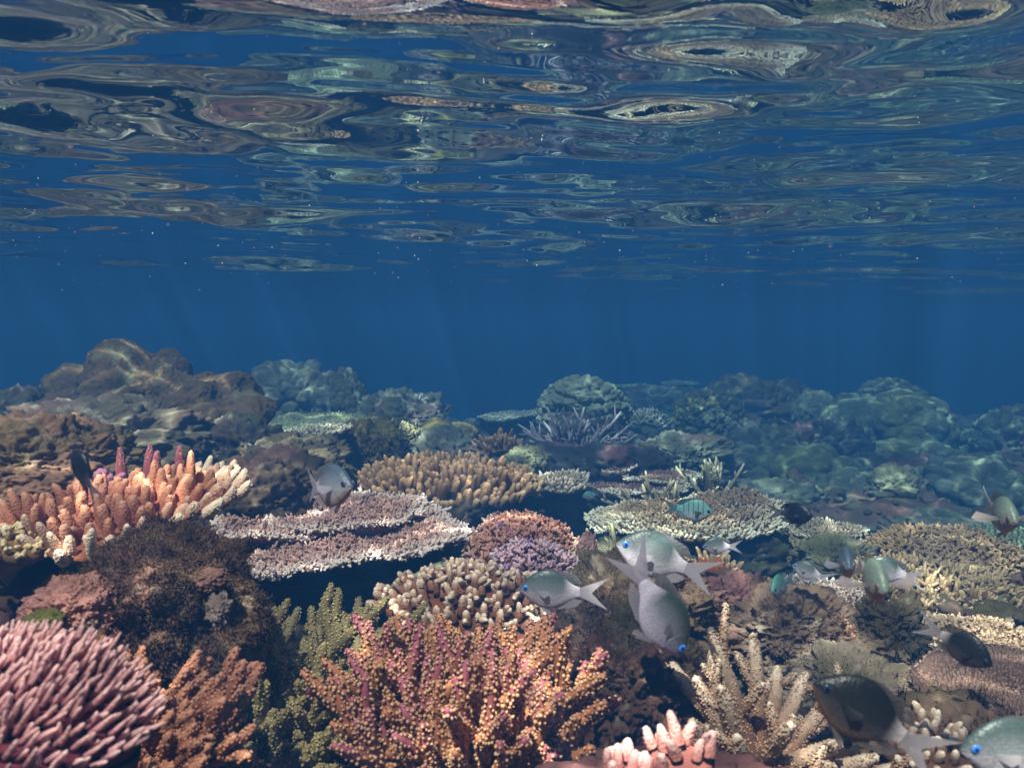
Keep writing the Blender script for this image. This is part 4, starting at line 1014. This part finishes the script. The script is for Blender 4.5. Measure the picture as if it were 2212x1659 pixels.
colony('clump of short lilac-pink knobs behind the orange finger shelf, beside the dark fish', P(205, 1028, 1.2), 0.03, 0.02, 504, (186, 112, 136), (214, 150, 176), fl=0.016, fr=0.006, sp=0.013, dome=0.01, splay=0.8, S=10, rim=0.1, kn=20, name='finger_coral')
colony('cream-tipped coral fringe hanging at the left edge under the orange finger shelf', P(15, 1185, 0.98), 0.05, 0.05, 505, (150, 110, 74), (226, 206, 160), fl=0.012, fr=0.004, sp=0.010, dome=0.01, splay=1.2, S=8, sub=2, rim=0.5, kn=6)
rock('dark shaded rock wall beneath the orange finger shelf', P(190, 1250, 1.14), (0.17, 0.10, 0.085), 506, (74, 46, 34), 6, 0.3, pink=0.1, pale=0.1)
rock('large dark boulder shaggy with brown algae in the left foreground', P(335, 1330, 0.84), (0.100, 0.085, 0.080), 507, (104, 78, 58), 7, 0.26, pits=0.14, pink=0.35, pale=0.3, fuzz=60000, fuzz_len=0.0065, fuzz_col=(108, 80, 58))
rock('small peak of dark turf rock on top of the shaggy boulder', P(335, 1205, 0.90), (0.026, 0.03, 0.034), 508, (70, 46, 38), 6, 0.3, fuzz=4000, fuzz_len=0.009, fuzz_col=(88, 56, 44))
rock('pink coralline crust lump left of the shaggy boulder', P(165, 1315, 0.76), (0.042, 0.04, 0.03), 509, (196, 140, 126), 7, 0.22, pink=0.8, pale=0.6, fuzz=1500, fuzz_len=0.005)
rock('yellow-green encrusting patch beside the pink crust lump', P(92, 1345, 0.705), (0.016, 0.014, 0.009), 510, (128, 124, 56), 6, 0.3, 0.08, pink=.1, pale=.2, cat='coral', name='encrusting_coral')
rock('white-grey folded crust on the right face of the shaggy boulder', P(474, 1325, 0.76), (0.010, 0.008, 0.014), 511, (150, 130, 120), 6, 0.5, 0.15, 0.3, pink=.3, pale=.7, cat='sponge', name='encrusting_sponge')
mound('pinkish crust high on the right face of the shaggy boulder', P(455, 1255, 0.79), (0.012, 0.009, 0.009), 512, (124, 88, 78), 4, 0.3, 6, coral_mat(160, .004, .85, .4, 'turf'), name='encrusting_sponge', cat='sponge', rough=0.2, frill=.15)

# blurred purple and pink finger coral, closest on the left
colony('close blurred pink coral of long slanting fingers with purple base, lower left corner', P(62, 1500, 0.50), 0.062, 0.045, 520, (140, 62, 78), (248, 196, 190), fl=0.018, fr=0.0018, sp=0.0052, dome=0.022, splay=0.8, S=8, rim=0.25, rimcol=(232, 190, 190),
       tilt=(-8, 22), th=0.03, stalk=0.03, name='finger_coral', kink=0.10, tip_pow=1.6, wig=0.35, lean=(0.55, 0.0, 0.0))
# bush coral with bottle-brush branches
def bush(label, c, seed, n, length, r0, base, tip, kcol, mag=None, knob=0.0042, knob_r=0.0017, knob_sp=0.0052, spread=1.0, up=1.0, aim=(0, 0, 0), foot=0.03, S=9, magp=0.5, flat=0.8, lrange=(0.7, 1.1), gmin=0.0, name='bushy_coral', side=3, asp=0.8, magfrom=0.55):
    rng = np.random.default_rng(seed)
    c = np.array(c, float); root = thing(name, label, 'coral', c)
    mat = coral_mat(900, 0.0005, 0.6, 0.22, 'polyp', spec=0.3)
    b_, t_, k_ = lin(*base), lin(*tip), lin(*kcol)
    for i in range(n):
        f = (i + 0.5) / n
        e = gmin + (1 - gmin) * math.sqrt(f); a = i * 2.39996 + rng.normal(0, 0.15)
        d = np.array([math.cos(a) * e * spread, math.sin(a) * e * spread * asp, up * (1 - flat * e * e * 0.55)]) + np.array(aim)
        d = d / np.linalg.norm(d) + rng.normal(0, 0.05, 3); d = d / np.linalg.norm(d)
        L = length * (lrange[0] + (lrange[1] - lrange[0]) * rng.random())
        t = np.linspace(0, 1, 9)[:, None]
        q = rng.normal(0, 1, 3); q -= d * q.dot(d)
        st = np.array([math.cos(a), math.sin(a) * asp, 0]) * foot * e
        pts = st + d * L * t + q * L * 0.05 * t * t + np.array([0, 0, 1.0]) * L * 0.16 * e * t * t
        rads = r0 * (1 - 0.42 * t[:, 0] ** 1.5) * np.where(t[:, 0] > .97, .6, 1)
        m = lin(*mag) if (mag is not None and rng.random() < magp) else None
        k = 0.85 + 0.3 * rng.random()
        g = branch_mesh(pts, rads, S, b_ * k, t_ * k, knob, rng, knob_r, knob_sp, k_, m, magfrom + 0.2 * rng.random())
        for s in range(side):
            ts = 0.35 + 0.55 * (s + rng.random()) / side
            p0 = np.array([np.interp(ts, t[:, 0], pts[:, j]) for j in range(3)])
            w = rng.normal(0, 1, 3); w -= d * w.dot(d); w /= np.linalg.norm(w)
            d2 = d * 0.85 + w * 0.6 + np.array([0, -0.1, 0.1]); d2 /= np.linalg.norm(d2)
            L2 = L * (0.16 + 0.2 * rng.random()); tt = np.linspace(0, 1, 6)[:, None]
            r2 = r0 * (0.85 - 0.25 * tt[:, 0]) * np.where(tt[:, 0] > .97, .6, 1)
            gs = branch_mesh(p0 + d2 * L2 * tt + d * L2 * 0.2 * tt * tt, r2, S, b_ * k, t_ * k, knob, rng, knob_r, knob_sp, k_, m if ts > 0.55 else None, 0.3)
            for qd in gs.q: g.q.append(qd + g.n)
            for td in gs.t: g.t.append(td + g.n)
            g.v += gs.v; g.c += gs.c; g.n += gs.n
        g.build('branch', mat, root)
    return root

bush('large orange bush coral with magenta branch ends, studded with pale knobs, front centre', P(1010, 1752, 0.80), 601, 135, 0.140, 0.0070, (150, 94, 62), (180, 114, 80), (208, 162, 120), (164, 84, 110), spread=0.44, up=1.0, foot=0.062, flat=0.50, magp=0.55, magfrom=0.55, lrange=(0.62, 1.12), asp=0.8, side=4, knob=0.0040, knob_r=0.0016, knob_sp=0.0052)
bush('olive-green bush coral left of the large orange bush coral', P(610, 1665, 0.90), 602, 190, 0.142, 0.0074, (114, 98, 60), (134, 116, 74), (184, 166, 116), None, knob=0.0030, knob_r=0.0013, knob_sp=0.0050, spread=1.15, up=0.80, aim=(0.12, 0, 0.05), foot=0.10, flat=0.6, asp=0.8, lrange=(0.6, 1.1), side=4)
bush('dark rust-brown bush coral with pale blunt tips below the close pink coral, lower left', P(95, 1735, 0.68), 603, 90, 0.105, 0.0066, (106, 58, 38), (180, 124, 96), (180, 118, 88), None, knob=0.0028, knob_r=0.0015, knob_sp=0.0048, spread=0.95, up=0.85, aim=(0.0, -.05, 0), foot=0.08, flat=0.6, asp=0.8, lrange=(0.6, 1.1), side=3)
rock('brown rock filling the bottom edge between the rust-brown and the olive bush corals', P(590, 1720, 0.80), (0.12, 0.1, 0.04), 604, (92, 58, 44), 6, 0.3, fuzz=2000)
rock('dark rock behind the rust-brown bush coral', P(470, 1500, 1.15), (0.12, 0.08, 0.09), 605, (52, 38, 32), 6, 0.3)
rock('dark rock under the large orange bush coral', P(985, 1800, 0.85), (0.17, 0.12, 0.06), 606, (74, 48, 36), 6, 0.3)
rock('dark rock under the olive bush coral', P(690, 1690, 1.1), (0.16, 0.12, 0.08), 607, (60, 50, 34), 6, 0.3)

# ================================================================= fish
fish('green-backed pale fish swimming left just above the orange bush coral', 1188, 1275, 0.86, FM(196, .86), 172, 1, 0, 'pale', 0.05)
fish('green-backed pale fish swimming left at the top of the crossing pair', 1408, 1200, 0.80, FM(232, .80), 176, 19, 0, 'pale', 0.05)
fish('large pale fish diving head-down, tail crossing the fish above it', 1430, 1335, 0.66, FM(290, .66), 16, -62, 4, 'olive', 0.05, tall=1.1)
fish('turquoise fish with five dark bars swimming right over the sand-coloured table', 1500, 1103, 1.35, FM(112, 1.35), -14, -4, 0, 'bars', 0.0)
fish('small silvery fish swimming left in the dark under the sand-coloured table', 1547, 1180, 1.15, FM(86, 1.15), 176, -1, 0, 'pale', 0.1)
fish('small dark fish facing right at the edge of the sand-coloured table', 1722, 1111, 1.1, FM(106, 1.1), -46, 2, 0, 'slate', -0.2, wide=1.1)
fish('pale grey fish tilted head-up beside the flat bronze plate', 1742, 1232, 1.2, FM(92, 1.2), 146, 14, 10, 'pale', 0.1)
fish('small bright green-backed fish turned to the camera left of the pale grey fish', 1682, 1266, 1.0, FM(118, 1.0), 232, -4, 6, 'green', 0.2)
fish('blue-grey fish facing the camera behind the lime fish', 1828, 1215, 0.80, FM(165, .80), -104, 3, 4, 'grey', 0.1, wide=1.35, spread=0.6)
fish('lime-green fish facing the camera with both side fins spread wide', 1886, 1252, 0.58, FM(215, .58), -92, -4, 0, 'lime', 0.05, wide=1.35, spread=1.0)
fish('pale fish seen side-on behind the lime fish, tail to the right', 1912, 1232, 1.05, FM(130, 1.05), 166, 12, 0, 'pale', 0.0)
fish('green fish facing the camera alone near the right edge with side fins out', 2165, 1112, 0.80, FM(185, .80), -94, -4, 0, 'lime', 0.1, wide=1.4, spread=0.9)
fish('dark slate fish diving to the right over the mauve plates', 2086, 1402, 0.75, FM(170, .75), -48, -22, 0, 'dark', -0.2, wide=1.1)
fish('big dark fish with white tail swimming up-left over the staghorn branches', 1856, 1535, 0.54, FM(325, .54), 170, 30, 0, 'dark', 0.0)
fish('big pale fish with bright blue eye cut off by the lower right corner', 2186, 1622, 0.50, FM(330, .50), 180, 2, 0, 'pale', 0.0)
fish('very dark fish with yellow tail hanging head-down before the rubble heap', 1941, 1448, 1.1, FM(112, 1.1), -96, -66, 0, 'black', 0.0, tall=.8)
fish('blue-grey fish facing the camera in front of the mauve-pink table', 716, 1052, 0.70, FM(215, .70), -42, 8, -4, 'grey', 0.3, wide=1.2, spread=0.3)
fish('dark blurred fish with pale tail in front of the left rock slope', 176, 1012, 0.62, FM(150, .62), 142, 44, 0, 'slate', 0.0, wide=1.2)
fish('tiny two-tone purple and grey fish under the long mauve-brown table', 1272, 1070, 2.1, FM(42, 2.1), 186, -8, 0, 'green', 0.0)

# ================================================================= loose rubble and turf over the floor
rng = np.random.default_rng(5); v, f = ico(3); g = Geo()
variants = [v * (1 + 0.45 * fbm(v * 2 + k * 7, 3, 700 + k) + 0.15 * fbm(v * 7, 2, 720 + k))[:, None] for k in range(8)]
N = 5200
D = 0.9 + 5.5 * rng.random(N) ** 1.3; X = (rng.random(N) * 1.3 - 0.65) * D * 1.15; Zg = ground_z(X, D)
for i in range(N):
    s = (0.007 + 0.020 * rng.random() ** 2.5) * (0.8 + 0.22 * D[i])
    vv = variants[i % 8] * np.array([s * (0.7 + rng.random()), s * (0.7 + rng.random()), s * (0.4 + 0.6 * rng.random())])
    an = rng.random() * 6.28; ca, sa = math.cos(an), math.sin(an)
    vv = vv @ np.array([[ca, sa, 0], [-sa, ca, 0], [0, 0, 1]])
    col = lin(*[(98, 86, 68), (74, 62, 50), (116, 106, 84), (112, 90, 76), (84, 82, 58)][rng.integers(0, 5)])
    g.add(vv + np.array([X[i], D[i], Zg[i] + s * 0.2]), None, f, col[None, :] * (1 + 0.4 * fbm(variants[i % 8] * 4, 2, 3))[:, None])
o = g.build('coral_rubble', coral_mat(120, 0.004, 0.92, 0.45, 'turf')); o['kind'] = 'stuff'; o['label'] = 'loose rubble and broken coral littering the reef floor'

# ================================================================= drifting specks
rng = np.random.default_rng(77)
v, f = ico(1); g = Geo()
for i in range(300):
    D = 0.25 + 1.6 * rng.random() ** 0.8
    px, py = rng.random() * 2212, (rng.random() ** 1.2) * 640
    p = np.array(P(px, py, D))
    if p[2] > WATER_Z - 0.03: p[2] = WATER_Z - 0.03 - 0.10 * rng.random()
    r = (0.00022 + 0.0005 * rng.random() ** 4) * (0.6 + D * 0.7)
    s = r * (0.6 + rng.random(3))
    g.add(v * s + p, None, f, lin(226, 216, 206) if rng.random() > 0.04 else lin(210, 120, 90))
o = g.build('floating_specks', coral_mat(300, 0.0002, 0.9, 0.1, 'turf')); o['kind'] = 'stuff'; o['label'] = 'pale specks drifting in the water below the surface'
